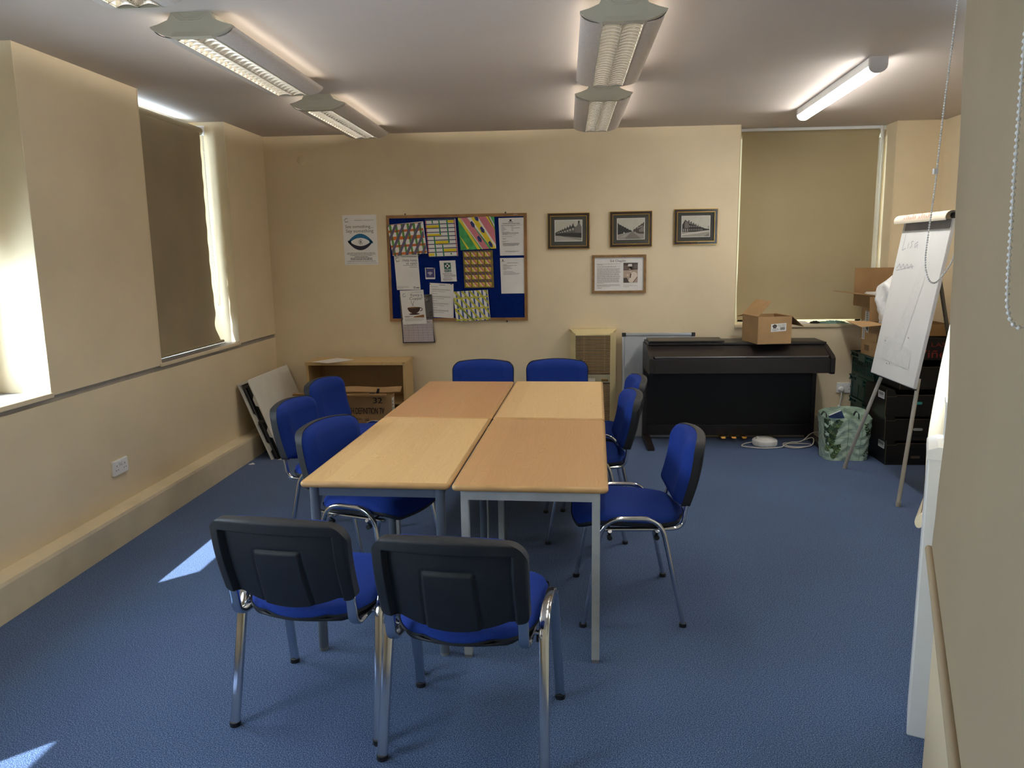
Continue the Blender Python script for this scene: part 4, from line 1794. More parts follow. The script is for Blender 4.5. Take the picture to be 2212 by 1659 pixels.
# ------------------------------------------------------------------ sockets
def socket(name, label, mtx_loc, rotz, plug=False):
    """local: x along the wall, -y into the room"""
    t = thing(name, label, 'socket', mtx_loc, rotz, 'wall sockets')
    g = G()
    g.box(0, 0.147, -0.014, 0.0, 0, 0.087, bev=0.004)
    obj('plate', g, M_white, t)
    for x in (0.052, 0.080):
        g = G()
        g.box(x, x + 0.015, -0.018, -0.012, 0.052, 0.072, bev=0.002)
        obj('switch', g, M_white, t)
    p = Print((0, -0.0142, 0), WALLX, WALLZ)
    for cx_ in (0.034, 0.113):
        p.rect((30, 30, 32), cx_ - 0.0025, 0.050, cx_ + 0.0025, 0.060)
        p.rect((30, 30, 32), cx_ - 0.014, 0.028, cx_ - 0.007, 0.033)
        p.rect((30, 30, 32), cx_ + 0.007, 0.028, cx_ + 0.014, 0.033)
    p.done('pin_slots', t)
    return t


socket('wall_socket', 'white double wall socket with nothing plugged in, under the windows', (-2.590, 4.092, 0.362), PI / 2)
s2 = socket('wall_socket', 'white double wall socket on the back wall beside the piano', (2.320, YB, 0.372), 0)
t = thing('plug', 'white plug with cable in the socket beside the piano', 'plug', (2.354, YB - 0.015, 0.405))
g = G()
g.lathe([(0.0, -0.0), (0.024, 0.0), (0.026, 0.01), (0.023, 0.026), (0.017, 0.032), (0.0, 0.032)], 16)
me = g.mesh('plug_body')
me.materials.append(M_white)
o = obj('plug_body', me, None, t, rot=(PI / 2, 0, 0))
g = G()
g.tube(fillet([(0.0, -0.02, -0.02), (0.0, -0.024, -0.07), (-0.012, -0.02, -0.15), (-0.03, -0.03, -0.30)], 0.05, 6), 0.004, 8)
obj('cable', g, M_white, t)
g = G()
g.lathe([(0.0, 0.0), (0.010, 0.004), (0.013, 0.03), (0.006, 0.06), (0.0, 0.062)], 12, centre=(-0.018, -0.026, -0.195))
obj('inline_switch', g, M_white, t)

# coiled reel and flex on the floor
t = thing('cable_reel', 'white round cable reel on the carpet in front of the piano', 'cable reel', (1.640, 6.335, 0.0))
g = G()
g.lathe([(0.0, 0.0), (0.094, 0.0), (0.098, 0.006), (0.098, 0.044), (0.092, 0.050), (0.074, 0.052), (0.070, 0.060), (0.0, 0.062)], 40)
obj('body', g, M_white, t)
g = G()
for k in range(40):
    a = 2 * PI * k / 40
    g.box(-0.0025, 0.0025, 0.097, 0.100, 0.008, 0.042, xf=Matrix.Rotation(a, 4, 'Z'))
obj('grip_rib', g, M_white, t)
g = G()
g.lathe([(0.0, 0.0), (0.012, 0.0), (0.012, 0.022), (0.0, 0.024)], 12, centre=(-0.060, -0.01, 0.052))
obj('handle_knob', g, M_white, t)
g = G()
lp = [(1.49, 6.36), (1.44, 6.27), (1.47, 6.215), (1.60, 6.20), (1.74, 6.22), (1.80, 6.30), (1.90, 6.36), (2.00, 6.33), (1.98, 6.25), (1.86, 6.21),
      (1.78, 6.25), (1.80, 6.34), (1.92, 6.40), (2.03, 6.36), (2.00, 6.27), (1.88, 6.24), (1.80, 6.28), (1.86, 6.37), (1.97, 6.44), (2.06, 6.50), (2.14, 6.56), (2.20, 6.60), (2.30, 6.61)]
pts = [(x, y, (0.006 + 0.004 * (k % 3)) if not (2.01 < x < 2.16) else 0.056) for k, (x, y) in enumerate(lp)]
pts = [(1.555, 6.32, 0.03)] + pts
sm = []
for i in range(len(pts) - 1):
    p0, p1, p2, p3 = (Vector(pts[max(i - 1, 0)]), Vector(pts[i]), Vector(pts[i + 1]), Vector(pts[min(i + 2, len(pts) - 1)]))
    for k in range(6):
        u = k / 6
        sm.append(0.5 * ((2 * p1) + (p2 - p0) * u + (2 * p0 - 5 * p1 + 4 * p2 - p3) * u * u + (3 * p1 - p0 - 3 * p2 + p3) * u ** 3))
sm.append(Vector(pts[-1]))
g.tube(sm, 0.0042, 7)
tag(obj('flex_cable', g, mat('white_flex', (226, 220, 206), rough=0.45)), 'white flex coiled loosely on the carpet between reel and shopping bag', 'cable')

# ------------------------------------------------------------------ notice board wall
def frame4(g, w, h, b, d0, d1, bev=0.0):
    """rectangular frame in the x-z plane, from y=-d1 (front) to -d0"""
    g.prism([(0, -d0, 0), (w, -d0, 0), (w - b, -d0, b), (b, -d0, b)], (0, d0 - d1, 0))
    g.prism([(0, -d0, h), (b, -d0, h - b), (w - b, -d0, h - b), (w, -d0, h)], (0, d0 - d1, 0))
    g.prism([(0, -d0, 0), (b, -d0, b), (b, -d0, h - b), (0, -d0, h)], (0, d0 - d1, 0))
    g.prism([(w, -d0, 0), (w, -d0, h), (w - b, -d0, h - b), (w - b, -d0, b)], (0, d0 - d1, 0))


NBX, NBZ, NBW, NBH = -1.540, 1.016, 1.212, 0.913
t = thing('notice_board', 'wood framed blue felt notice board covered in posters and paintings', 'notice board', (NBX, YB, NBZ))
g = G()
g.box(0.006, NBW - 0.006, -0.012, 0.0, 0.006, NBH - 0.006)
obj('felt_panel', g, mat('navy_felt', (8, 34, 104), rough=0.95, var=0.08, vscale=40, bump=0.2, bscale=600, spec=0.1), t)
g = G()
frame4(g, NBW, NBH, 0.026, 0.0, 0.020)
obj('frame', g, mat('oak_frame', (146, 106, 62), rough=0.45, var=0.12, vscale=6, stretch=(2, 6, 2)), t)
for (x, z) in ((0.165, NBH + 0.008), (1.03, NBH + 0.008), (1.03, -0.008), (0.165, -0.008)):
    g = G()
    g.lathe([(0, 0), (0.007, 0), (0.005, 0.006), (0, 0.008)], 10)
    me = g.mesh('screw')
    me.materials.append(M_black)
    obj('screw', me, None, t, loc=(x, 0, z), rot=(PI / 2, 0, 0))
p = Print((NBW - 0.115, -0.0202, NBH - 0.018), WALLX, WALLZ)
p.text('nobo', 0.0, 0.004, 0.008, (210, 205, 200), width=0.04)
p.done('printed_mark', t)

K = 5.03             # scale of the board crop: 2212 px over 440 photo pixels
PXM = 0.003985       # metres per photo pixel on the board plane


def bxz(u, v):
    """point of the enlarged board crop to wall metres (x, z)"""
    return (NBX + (u - 565) / K * PXM + (v - 170) / 1160 * 0.008, 1.926 - (v - 165) / K * PXM + (u - 560) / 1550 * (-0.010))


def sheet_thing(name, label, cat, quad_px, thick, y_off, mtl, group=None):
    """flat sheet pinned at y_off in front of the wall; returns thing and print frame mapped to 0..1"""
    c = [Vector((x, YB - y_off, z)) for x, z in (bxz(*q) for q in quad_px)]  # tl tr br bl
    base = c[3]
    t = thing(name, label, cat, tuple(base), 0, group)
    g = G()
    loc = [p_ - base for p_ in c]
    g.slab(loc[3], loc[2], loc[1], loc[0], thick)
    obj('sheet', g, mtl, t)
    ux = (c[2] - c[3])
    uy = (c[0] - c[3])
    w, h = ux.length, uy.length
    p = Print((0, 0, 0), ux.normalized(), uy.normalized(), lift=thick * 0 + 0.0006)
    p.n = Vector((0, -1, 0))
    p.b = (0, 0, w, h)
    return t, p, w, h


def slab_fix():
    pass


PIN = mat('grey_pin', (60, 62, 66), rough=0.3)


def pin(t, x, z, y=-0.004):
    g = G()
    g.lathe([(0, 0), (0.005, 0), (0.006, 0.004), (0.003, 0.008), (0, 0.009)], 10)
    me = g.mesh('pin')
    me.materials.append(PIN)
    obj('pin', me, None, t, loc=(x, y, z), rot=(PI / 2, 0, 0))


def sunburst(p, x, y, r, col=(34, 36, 60)):
    for k in range(11):
        a = 2 * PI * k / 11 * 0.86 + 0.9
        r0, r1 = r * 0.55, r * (1.0 if k % 2 else 0.9)
        p.band(col, [(x + r0 * math.cos(a), y + r0 * math.sin(a)), (x + r1 * math.cos(a), y + r1 * math.sin(a))], r * (0.10 + 0.14 * ((k * 7) % 5) / 5), 1)


YO = 0.0125
# --- painting 1: orange, green and violet plaid
t, p, w, h = sheet_thing('painting', 'plaid painting of orange, green and violet bands on the notice board', 'painting',
                         [(583, 262), (972, 228), (1003, 570), (622, 595)], 0.010, YO + 0.0185, M_paper, 'paintings on the notice board')
for k in range(5):
    y = h * (0.02 + 0.24 * k)
    p.rect((206, 108, 48) if k != 2 else (214, 112, 30), 0, y, w, y + h * (0.075 if k != 2 else 0.11), 0)
for k in range(6):
    x = w * (0.03 + 0.17 * k)
    p.poly((84, 142, 60), [(x, h), (x + w * 0.07, h), (x + w * 0.075, 0), (x + w * 0.02, 0)], 1)
for k in range(7):
    x = w * (-0.55 + 0.23 * k)
    p.poly((96, 88, 112), [(x, 0), (x + w * 0.085, 0), (x + w * 0.085 + w * 0.52, h), (x + w * 0.52, h)], 2)
for k in range(6):
    for j in range(5):
        x = w * (0.03 + 0.17 * k) + w * 0.02 * (1 - (0.05 + 0.24 * j))
        y = h * (0.02 + 0.24 * j)
        p.rect((118, 88, 40), x, y, x + w * 0.06, y + h * 0.075, 1.5)
p.done('paint', t)
# --- painting 2: white with blue lines and yellow bars
t, p, w, h = sheet_thing('painting', 'painting of yellow bars and green strokes between blue lines on white', 'painting',
                         [(993, 205), (1322, 200), (1340, 603), (1018, 612)], 0.010, YO + 0.010, M_paper, 'paintings on the notice board')
p.rect((196, 112, 120), 0, 0, w * 0.035, h, 0)
p.rect((196, 112, 120), w * 0.965, 0, w, h, 0)
for (x0, x1, y0, y1) in ((0.03, 0.45, 0.755, 0.835), (0.76, 0.96, 0.885, 0.95), (0.03, 0.5, 0.555, 0.61), (0.25, 0.72, 0.345, 0.42), (0.52, 0.96, 0.135, 0.21), (0.02, 0.2, 0.035, 0.10)):
    p.rect((232, 208, 34), w * x0, h * y0, w * x1, h * y1, 1)
for k in range(8):
    y = h * (0.115 + 0.105 * k)
    p.rect((44, 50, 98), 0, y, w, y + h * 0.022, 2)
p.rect((60, 74, 110), 0, h * 0.955, w, h, 2)
p.rect((60, 74, 110), 0, 0, w, h * 0.02, 2)
for (x, y0, y1) in ((0.45, 0.58, 0.98), (0.72, 0.36, 0.98), (0.24, 0.02, 0.56), (0.50, 0.02, 0.32), (0.22, 0.88, 0.98), (0.76, 0.05, 0.10)):
    p.poly((38, 128, 92), [(w * x, h * y0), (w * (x + 0.045), h * y0), (w * (x + 0.035), h * y1), (w * (x - 0.005), h * y1)], 3)
p.done('paint', t)
# --- painting 3: green with pink and yellow diagonals
t, p, w, h = sheet_thing('painting', 'green painting with pink and yellow diagonal bands on the notice board', 'painting',
                         [(1352, 195), (1745, 185), (1758, 522), (1370, 538)], 0.010, YO + 0.010, mat('green_painted_canvas', (74, 168, 98), rough=0.7, var=0.18, vscale=14), 'paintings on the notice board')


def diag(col, x0, x1, l, sl=0.62):
    p.poly(col, [(w * x0, h), (w * x1, h), (w * (x1 + sl), 0), (w * (x0 + sl), 0)], l)


diag((232, 214, 56), -0.02, 0.06, 1, 0.50)
diag((232, 226, 214), 0.04, 0.12, 1, 0.56)
diag((214, 128, 140), 0.08, 0.26, 2, 0.55)
diag((236, 230, 220), 0.26, 0.36, 1)
diag((230, 208, 44), 0.36, 0.50, 2, 0.50)
diag((236, 230, 220), 0.46, 0.60, 1, 0.52)
diag((212, 124, 138), 0.56, 0.78, 2, 0.50)
diag((232, 214, 56), 0.78, 0.86, 1, 0.40)
diag((236, 230, 220), 0.84, 0.90, 1, 0.40)
p.poly((232, 214, 56), [(0, h * 0.46), (w * 0.04, h * 0.40), (w * 0.25, h * 0.04), (w * 0.19, h * 0.02)], 1)
for (x, y) in ((0.40, 0.76), (0.66, 0.58), (0.56, 0.30), (0.86, 0.12), (0.52, 0.95)):
    p.poly((40, 54, 120), [(w * (x - 0.07), h * (y + 0.08)), (w * (x - 0.02), h * (y + 0.13)), (w * (x + 0.05), h * (y + 0.02)), (w * (x + 0.05), h * (y - 0.09)), (w * (x - 0.03), h * (y - 0.05))], 3)
p.done('paint', t)
# --- painting 4: olive and mauve weave
t, p, w, h = sheet_thing('painting', 'olive and mauve woven grid painting with pink and yellow cells', 'painting',
                         [(1393, 548), (1718, 540), (1724, 942), (1400, 945)], 0.010, YO + 0.010, mat('olive_painted_canvas', (128, 112, 50), rough=0.7, var=0.2, vscale=16), 'paintings on the notice board')
for j in range(5):
    for i in range(4):
        x0, y0 = w * (0.05 + 0.23 * i), h * (0.03 + 0.205 * j)
        x1, y1 = x0 + w * 0.185, y0 + h * 0.115
        p.rect((212, 190, 54), x0, y0, x1, y1, 1)
        p.poly((206, 120, 116), [(x0 + w * 0.03, y1), (x0 + w * 0.10, y1), (x1, y0 + h * 0.03), (x1, y0), (x1 - w * 0.03, y0)], 2)
        p.poly((228, 214, 190), [(x0, y1), (x0 + w * 0.03, y1), (x1 - w * 0.05, y0), (x1 - w * 0.09, y0)], 2)
for j in range(5):
    y = h * (0.15 + 0.205 * j)
    for i in range(9):
        x = w * (0.0 + 0.12 * i)
        p.poly((96, 74, 96), [(x, y + h * 0.075), (x + w * 0.06, y + h * 0.075), (x + w * 0.13, y), (x + w * 0.06, y)], 1)
p.done('paint', t)
# --- painting 5: blue and olive stripes
t, p, w, h = sheet_thing('painting', 'painting of blue uprights crossed by yellow green diagonals', 'painting',
                         [(1273, 985), (1655, 965), (1675, 1292), (1298, 1312)], 0.010, YO + 0.0185, M_paper, 'paintings on the notice board')
for k in range(8):
    x = w * (0.07 + 0.125 * k)
    p.poly((58, 84, 148), [(x, h), (x + w * 0.045, h), (x + w * 0.05, 0), (x, 0)], 0)
for k in range(-4, 8):
    x = w * (0.22 * k)
    p.poly((186, 182, 60), [(x, h), (x + w * 0.075, h), (x + w * 0.75, 0), (x + w * 0.685, 0)], 1)
for k in range(3):
    y = h * (0.02 + 0.36 * k)
    p.poly((206, 196, 70), [(0, y), (w, y + h * 0.02), (w, y + h * 0.07), (0, y + h * 0.05)], 0.5)
p.poly((110, 132, 46), [(0, h * 0.62), (w * 0.04, h * 0.62), (w * 0.56, 0), (w * 0.50, 0)], 2)
p.done('paint', t)

# --- help keep us open poster (square code left out)
t, p, w, h = sheet_thing('poster', 'white poster reading help keep us open, under the plaid painting', 'poster',
                         [(632, 590), (897, 580), (912, 962), (648, 965)], 0.0008, YO + 0.002, M_paper, 'notices on the board')
p.text('Help keep', w * 0.95, h * 0.82, h * 0.075, (90, 88, 92), 'r', width=w * 0.6)
p.text('us open', w * 0.95, h * 0.735, h * 0.075, (90, 88, 92), 'r', width=w * 0.48)
p.lines(w * 0.35, h * 0.70, w * 0.6, 1, 0.01, h * 0.012, (130, 128, 130), last=1.0)
p.lines(w * 0.62, h * 0.665, w * 0.33, 2, h * 0.022, h * 0.010, (150, 148, 150), last=1.0)
sunburst(p, w * 0.14, h * 0.88, w * 0.11)
p.lines(w * 0.02, h * 0.09, w * 0.5, 3, h * 0.028, h * 0.009, (160, 158, 160), last=0.5)
p.disc((60, 60, 64), w * 0.75, h * 0.065, w * 0.045, l=1)
p.disc((214, 212, 210), w * 0.75, h * 0.065, w * 0.032, l=2)
p.rect((60, 60, 64), w * 0.82, h * 0.045, w * 0.95, h * 0.065, 1)
p.lines(w * 0.3, h * 0.955, w * 0.65, 1, 0.01, h * 0.012, (110, 108, 110), last=1.0)
p.done('printed_lettering', t)
pin(t, w * 0.02, h * 0.985)
pin(t, w * 0.97, h * 0.985)
# --- wifi card
t, p, w, h = sheet_thing('wifi_card', 'small purple card with a white wireless symbol on the board', 'card',
                         [(970, 724), (1078, 726), (1078, 848), (972, 848)], 0.0008, YO + 0.002, M_paper, 'notices on the board')
p.rect((74, 72, 128), w * 0.07, h * 0.14, w * 0.95, h * 0.93, 0)
for r in (0.10, 0.19, 0.28):
    p.band((232, 230, 236), [(w * 0.5 + w * r * 1.15 * math.cos(a), h * 0.33 + w * r * 1.15 * math.sin(a)) for a in [PI * (0.24 + 0.52 * k / 8) for k in range(9)]], w * 0.05, 1)
p.disc((232, 230, 236), w * 0.5, h * 0.33, w * 0.03, l=1)
p.done('printed_symbol', t)
pin(t, w * 0.12, h * 0.92)
pin(t, w * 0.92, h * 0.92)
# --- first aid notice
t, p, w, h = sheet_thing('notice', 'first aid notice with green cross sign on the board', 'notice',
                         [(1131, 650), (1307, 646), (1316, 874), (1143, 876)], 0.0008, YO + 0.002, M_paper, 'notices on the board')
gr = (32, 96, 82)
p.rect(gr, w * 0.27, h * 0.59, w * 0.70, h * 0.90, 0)
p.rect((236, 236, 234), w * 0.435, h * 0.63, w * 0.535, h * 0.86, 1)
p.rect((236, 236, 234), w * 0.34, h * 0.70, w * 0.63, h * 0.79, 1)
p.rect(gr, w * 0.27, h * 0.45, w * 0.70, h * 0.565, 0)
p.text('FIRST AID', w * 0.485, h * 0.475, h * 0.06, (236, 236, 234), 'c', width=w * 0.38)
p.lines(w * 0.14, h * 0.365, w * 0.6, 1, 0.01, h * 0.022, (60, 58, 60), last=1.0)
p.lines(w * 0.22, h * 0.30, w * 0.76, 3, h * 0.055, h * 0.018, (90, 88, 90), last=0.62)
p.lines(w * 0.14, h * 0.115, w * 0.6, 2, h * 0.06, h * 0.02, (60, 58, 60), last=0.95)
p.done('printed_lettering', t)
# --- typed notice pinned at an angle
t, p, w, h = sheet_thing('notice', 'typed white notice pinned at a slight tilt low on the board', 'notice',
                         [(1014, 888), (1278, 902), (1267, 1277), (1003, 1262)], 0.0008, YO + 0.003, M_paper, 'notices on the board')
p.lines(w * 0.4, h * 0.95, w * 0.25, 1, 0.01, h * 0.014, (80, 78, 80), last=1.0)
for k in range(12):
    p.lines(w * (0.10 if k % 3 else 0.06), h * (0.89 - 0.068 * k), w * (0.8 if k < 5 else 0.72), 1 + (k % 3 == 1), h * 0.024, h * 0.009, (120, 118, 120), seed=k, last=(0.35, 0.95, 0.7)[k % 3])
p.done('printed_lettering', t)
pin(t, w * 0.04, h * 0.965)
pin(t, w * 0.94, h * 0.955)
# --- calendar hanging under the cup poster
t, p, w, h = sheet_thing('calendar', 'wall calendar with grey picture hanging below the board edge', 'calendar',
                         [(675, 1020), (1005, 1015), (1052, 1545), (690, 1552)], 0.003, YO + 0.0115, mat('calendar_backing', (40, 34, 52), rough=0.6), 'notices on the board')
p.b = None
p.rect((86, 82, 80), 0, h * 0.52, w, h * 1.0, 0)
for k in range(26):
    random.seed(k)
    x, y = random.random() * w * 0.9, h * (0.54 + 0.42 * random.random())
    v_ = random.choice((58, 70, 104, 126))
    p.poly((v_, v_ - 2, v_ - 4), [(x, y), (x + w * 0.09, y + h * 0.02), (x + w * 0.11, y + h * 0.06), (x + w * 0.03, y + h * 0.035)], 1)
p.rect((34, 30, 40), 0, h * 0.485, w, h * 0.525, 1)
for k in range(30):
    p.rect((190, 188, 186), w * (0.02 + 0.033 * k), h * 0.497, w * (0.03 + 0.033 * k), h * 0.512, 2)
p.rect((186, 176, 180), w * 0.03, h * 0.02, w * 0.965, h * 0.482, 1)
for k in range(7):
    p.rect((120, 110, 116), w * (0.05 + 0.148 * k), h * 0.05, w * (0.055 + 0.148 * k), h * 0.37, 2)
for k in range(7):
    p.rect((120, 110, 116), w * 0.05, h * (0.05 + 0.053 * k), w * 0.94, h * (0.0535 + 0.053 * k), 2)
p.text('May', w * 0.90, h * 0.415, h * 0.03, (120, 110, 116), 'r')
p.done('printed_grid', t)
# --- cup poster, in front of the calendar
t, p, w, h = sheet_thing('poster', 'white poster reading fancy a cuppa with a brown cup', 'poster',
                         [(683, 972), (945, 962), (967, 1335), (706, 1347)], 0.0008, YO + 0.0165, M_paper, 'notices on the board')
p.text('Fancy a', w * 0.93, h * 0.815, h * 0.075, (84, 82, 86), 'r', width=w * 0.5)
p.text('Cuppa?', w * 0.93, h * 0.715, h * 0.08, (84, 82, 86), 'r', width=w * 0.56)
p.lines(w * 0.45, h * 0.925, w * 0.47, 1, 0.01, h * 0.008, (150, 148, 150), last=1.0)
sunburst(p, w * 0.17, h * 0.86, w * 0.085, (60, 60, 84))
br = (70, 44, 36)
cup = [(w * (0.26 + 0.50 * k / 20), 0) for k in range(21)]
p.poly(br, [(w * (0.52 + 0.27 * math.cos(a)), h * (0.485 + 0.17 * math.sin(a))) for a in [PI + PI * k / 16 for k in range(17)]], 1)
p.disc(br, w * 0.52, h * 0.485, w * 0.27, h * 0.022, l=1)
p.disc((156, 112, 66), w * 0.52, h * 0.487, w * 0.235, h * 0.014, l=2)
p.band(br, [(w * (0.80 + 0.075 * math.cos(a)), h * (0.43 + 0.042 * math.sin(a))) for a in [-PI * 0.65 + PI * 1.35 * k / 12 for k in range(13)]], w * 0.03, 1)
p.disc(br, w * 0.52, h * 0.30, w * 0.23, h * 0.026, l=0)
for s_ in (0, 1):
    p.band((90, 70, 62), [(w * (0.46 + 0.06 * s_ + 0.025 * math.sin(k * 0.9 + s_ * 2.4)), h * (0.53 + 0.022 * k)) for k in range(8)], w * 0.014, 1)
p.poly((160, 112, 70), [(w * 0.47, h * 0.225), (w * 0.92, h * 0.275), (w * 0.93, h * 0.185), (w * 0.47, h * 0.20)], 1)
p.poly((96, 62, 40), [(w * 0.47, h * 0.213), (w * 0.92, h * 0.235), (w * 0.92, h * 0.225), (w * 0.47, h * 0.208)], 2)
p.lines(w * 0.10, h * 0.235, w * 0.35, 2, h * 0.022, h * 0.010, (60, 58, 60), last=0.6)
p.lines(w * 0.10, h * 0.165, w * 0.8, 4, h * 0.022, h * 0.007, (150, 148, 150), last=0.9)
p.done('printed_lettering', t)
# --- two typed certificates on the right
t, p, w, h = sheet_thing('certificate', 'typed white certificate with a centred heading beside the green painting', 'notice',
                         [(1790, 200), (2066, 195), (2066, 596), (1798, 598)], 0.0008, YO + 0.002, M_paper, 'notices on the board')
p.rect((48, 46, 50), w * 0.44, h * 0.915, w * 0.52, h * 0.955, 1)
p.disc((48, 46, 50), w * 0.49, h * 0.94, w * 0.035, l=1)
p.rect((60, 58, 62), w * 0.39, h * 0.885, w * 0.57, h * 0.90, 1)
p.lines(w * 0.15, h * 0.845, w * 0.70, 1, 0.01, h * 0.013, (60, 58, 62), last=1.0)
p.lines(w * 0.10, h * 0.81, w * 0.84, 2, h * 0.018, h * 0.007, (120, 118, 122), last=0.7)
for k in range(4):
    p.lines(w * 0.10, h * (0.765 - 0.036 * k), w * (0.10 + 0.05 * (k % 3)), 1, 0.01, h * 0.010, (90, 88, 92), seed=k, last=1.0)
    p.lines(w * 0.50, h * (0.765 - 0.036 * k), w * (0.08 + 0.28 * (k == 1)), 1, 0.01, h * 0.010, (90, 88, 92), seed=k + 7, last=1.0)
p.lines(w * 0.10, h * 0.62, w * 0.30, 1, 0.01, h * 0.008, (110, 108, 112), last=1.0)
p.lines(w * 0.13, h * 0.60, w * 0.66, 3, h * 0.016, h * 0.009, (100, 98, 102), last=0.3)
p.lines(w * 0.12, h * 0.545, w * 0.55, 1, 0.01, h * 0.008, (110, 108, 112), last=1.0)
p.lines(w * 0.10, h * 0.50, w * 0.44, 1, 0.01, h * 0.008, (110, 108, 112), last=1.0)
p.lines(w * 0.13, h * 0.45, w * 0.15, 2, h * 0.02, h * 0.008, (110, 108, 112), last=0.8)
p.lines(w * 0.10, h * 0.38, w * 0.26, 2, h * 0.02, h * 0.008, (110, 108, 112), last=0.6)
p.lines(w * 0.13, h * 0.325, w * 0.68, 6, h * 0.014, h * 0.008, (120, 118, 122), last=0.7)
p.lines(w * 0.22, h * 0.115, w * 0.56, 3, h * 0.013, h * 0.007, (130, 128, 132), last=0.5, centre=True)
p.done('printed_lettering', t)
t, p, w, h = sheet_thing('certificate', 'typed white sheet with a blank lower half, below the certificate', 'notice',
                         [(1796, 625), (2066, 622), (2067, 1005), (1802, 1008)], 0.0008, YO + 0.002, M_paper, 'notices on the board')
p.disc((48, 46, 50), w * 0.11, h * 0.94, w * 0.028, l=1)
p.rect((48, 46, 50), w * 0.085, h * 0.935, w * 0.115, h * 0.952, 1)
p.rect((70, 68, 72), w * 0.05, h * 0.90, w * 0.18, h * 0.912, 1)
p.lines(w * 0.28, h * 0.855, w * 0.44, 1, 0.01, h * 0.011, (110, 84, 84), last=1.0)
for k in range(11):
    p.lines(w * 0.11, h * (0.812 - 0.028 * k), w * (0.16, 0.56, 0.34, 0.28, 0.38, 0.13, 0.0, 0.40, 0.5, 0.68, 0.6)[k] + 0.0001, 1, 0.01, h * 0.009, (110, 108, 112), seed=k, last=1.0)
p.done('printed_lettering', t)

# --- eye poster on the wall
t = thing('poster', 'white poster with a blue eye reading see something say something', 'poster', (-1.922, YB - 0.001, 1.512), 0, 'notices on the wall')
w, h = 0.297, 0.427
g = G()
g.grid(lambda u, v: (u * w - 0.0 + (-0.004 * v), -0.001 - 0.004 * (abs(2 * u - 1) ** 6) * (0.5 + 0.5 * math.sin(v * 6)), v * h), 12, 12)
g.grid(lambda u, v: (u * w - 0.0 + (-0.004 * v), -0.0002 - 0.004 * (abs(2 * u - 1) ** 6) * (0.5 + 0.5 * math.sin(v * 6)), v * h), 12, 12, flip=True)
obj('sheet', g, M_paper, t)
p = Print((0, -0.0018, 0), WALLX, WALLZ)
p.text('See something...', w * 0.06, h * 0.740, h * 0.062, (112, 102, 98), width=w * 0.82)
p.text('Say something', w * 0.07, h * 0.650, h * 0.066, (112, 102, 98), width=w * 0.82)
p.text("SAFEGUARDING IS EVERYONE'S DUTY", w * 0.91, h * 0.885, h * 0.016, (60, 64, 90), 'r', width=w * 0.58)
sunburst(p, w * 0.105, h * 0.895, w * 0.07)


def eye(x_, up, k0):
    return up * (k0 * (1 - (x_ / 0.37) ** 2))


cx_, cy_ = w * 0.49, h * 0.460
n_ = 16
bl, nv = (30, 106, 150), (32, 34, 56)
for k in range(n_):
    xa, xb = -0.37 + 0.74 * k / n_, -0.37 + 0.74 * (k + 1) / n_
    for (up, col, ia, ib) in ((1, bl, -0.28, 0.37), (-1, nv, -0.37, 0.28)):
        if xb <= ia or xa >= ib:
            continue
        for s_ in (1,):
            oa, ob = eye(xa, up, 0.165), eye(xb, up, 0.165)
            na, nb_ = eye(xa * 1.22, up, 0.082), eye(xb * 1.22, up, 0.082)
            if up > 0:
                na, nb_ = max(na, -0.06 if xa > 0.2 else 0.0), max(nb_, -0.06 if xb > 0.2 else 0.0)
            else:
                na, nb_ = min(na, 0.06 if xa < -0.2 else 0.0), min(nb_, 0.06 if xb < -0.2 else 0.0)
            p.poly(col, [(cx_ + w * xa, cy_ + h * na), (cx_ + w * xb, cy_ + h * nb_), (cx_ + w * xb, cy_ + h * ob), (cx_ + w * xa, cy_ + h * oa)], 1)
p.poly(nv, [(cx_ - w * 0.37, cy_), (cx_ - w * 0.25, cy_ - h * 0.05), (cx_ - w * 0.30, cy_ + h * 0.055)], 1)
p.poly(bl, [(cx_ + w * 0.37, cy_), (cx_ + w * 0.25, cy_ + h * 0.05), (cx_ + w * 0.29, cy_ - h * 0.060)], 1)
sunburst(p, cx_ + w * 0.01, cy_, w * 0.075, (40, 40, 52))
p.disc((24, 24, 36), cx_ + w * 0.01, cy_, w * 0.022, l=2)
p.lines(w * 0.08, h * 0.235, w * 0.84, 3, h * 0.026, h * 0.010, (120, 118, 122), last=0.8, centre=True)
p.lines(w * 0.30, h * 0.155, w * 0.40, 1, 0.01, h * 0.012, (70, 68, 72), last=1.0)
p.lines(w * 0.17, h * 0.128, w * 0.66, 2, h * 0.026, h * 0.012, (60, 58, 62), last=1.0)
p.lines(w * 0.08, h * 0.070, w * 0.84, 1, 0.01, h * 0.009, (110, 108, 112), last=1.0)
p.lines(w * 0.05, h * 0.035, w * 0.90, 1, 0.01, h * 0.006, (150, 148, 150), last=1.0)
p.done('printed_lettering', t)

# --- three framed street photographs
M_fdark = mat('dark_walnut_frame', (44, 26, 18), rough=0.25, var=0.25, vscale=9, coat=0.4)
M_gilt = mat('gilt_edge', (196, 158, 84), rough=0.28, metal=0.9, var=0.05)
M_mount = mat('dark_grey_mount', (66, 66, 62), rough=0.8, var=0.02)
M_pane = glass_mat('picture_glass', (1, 1, 1), 0.02)


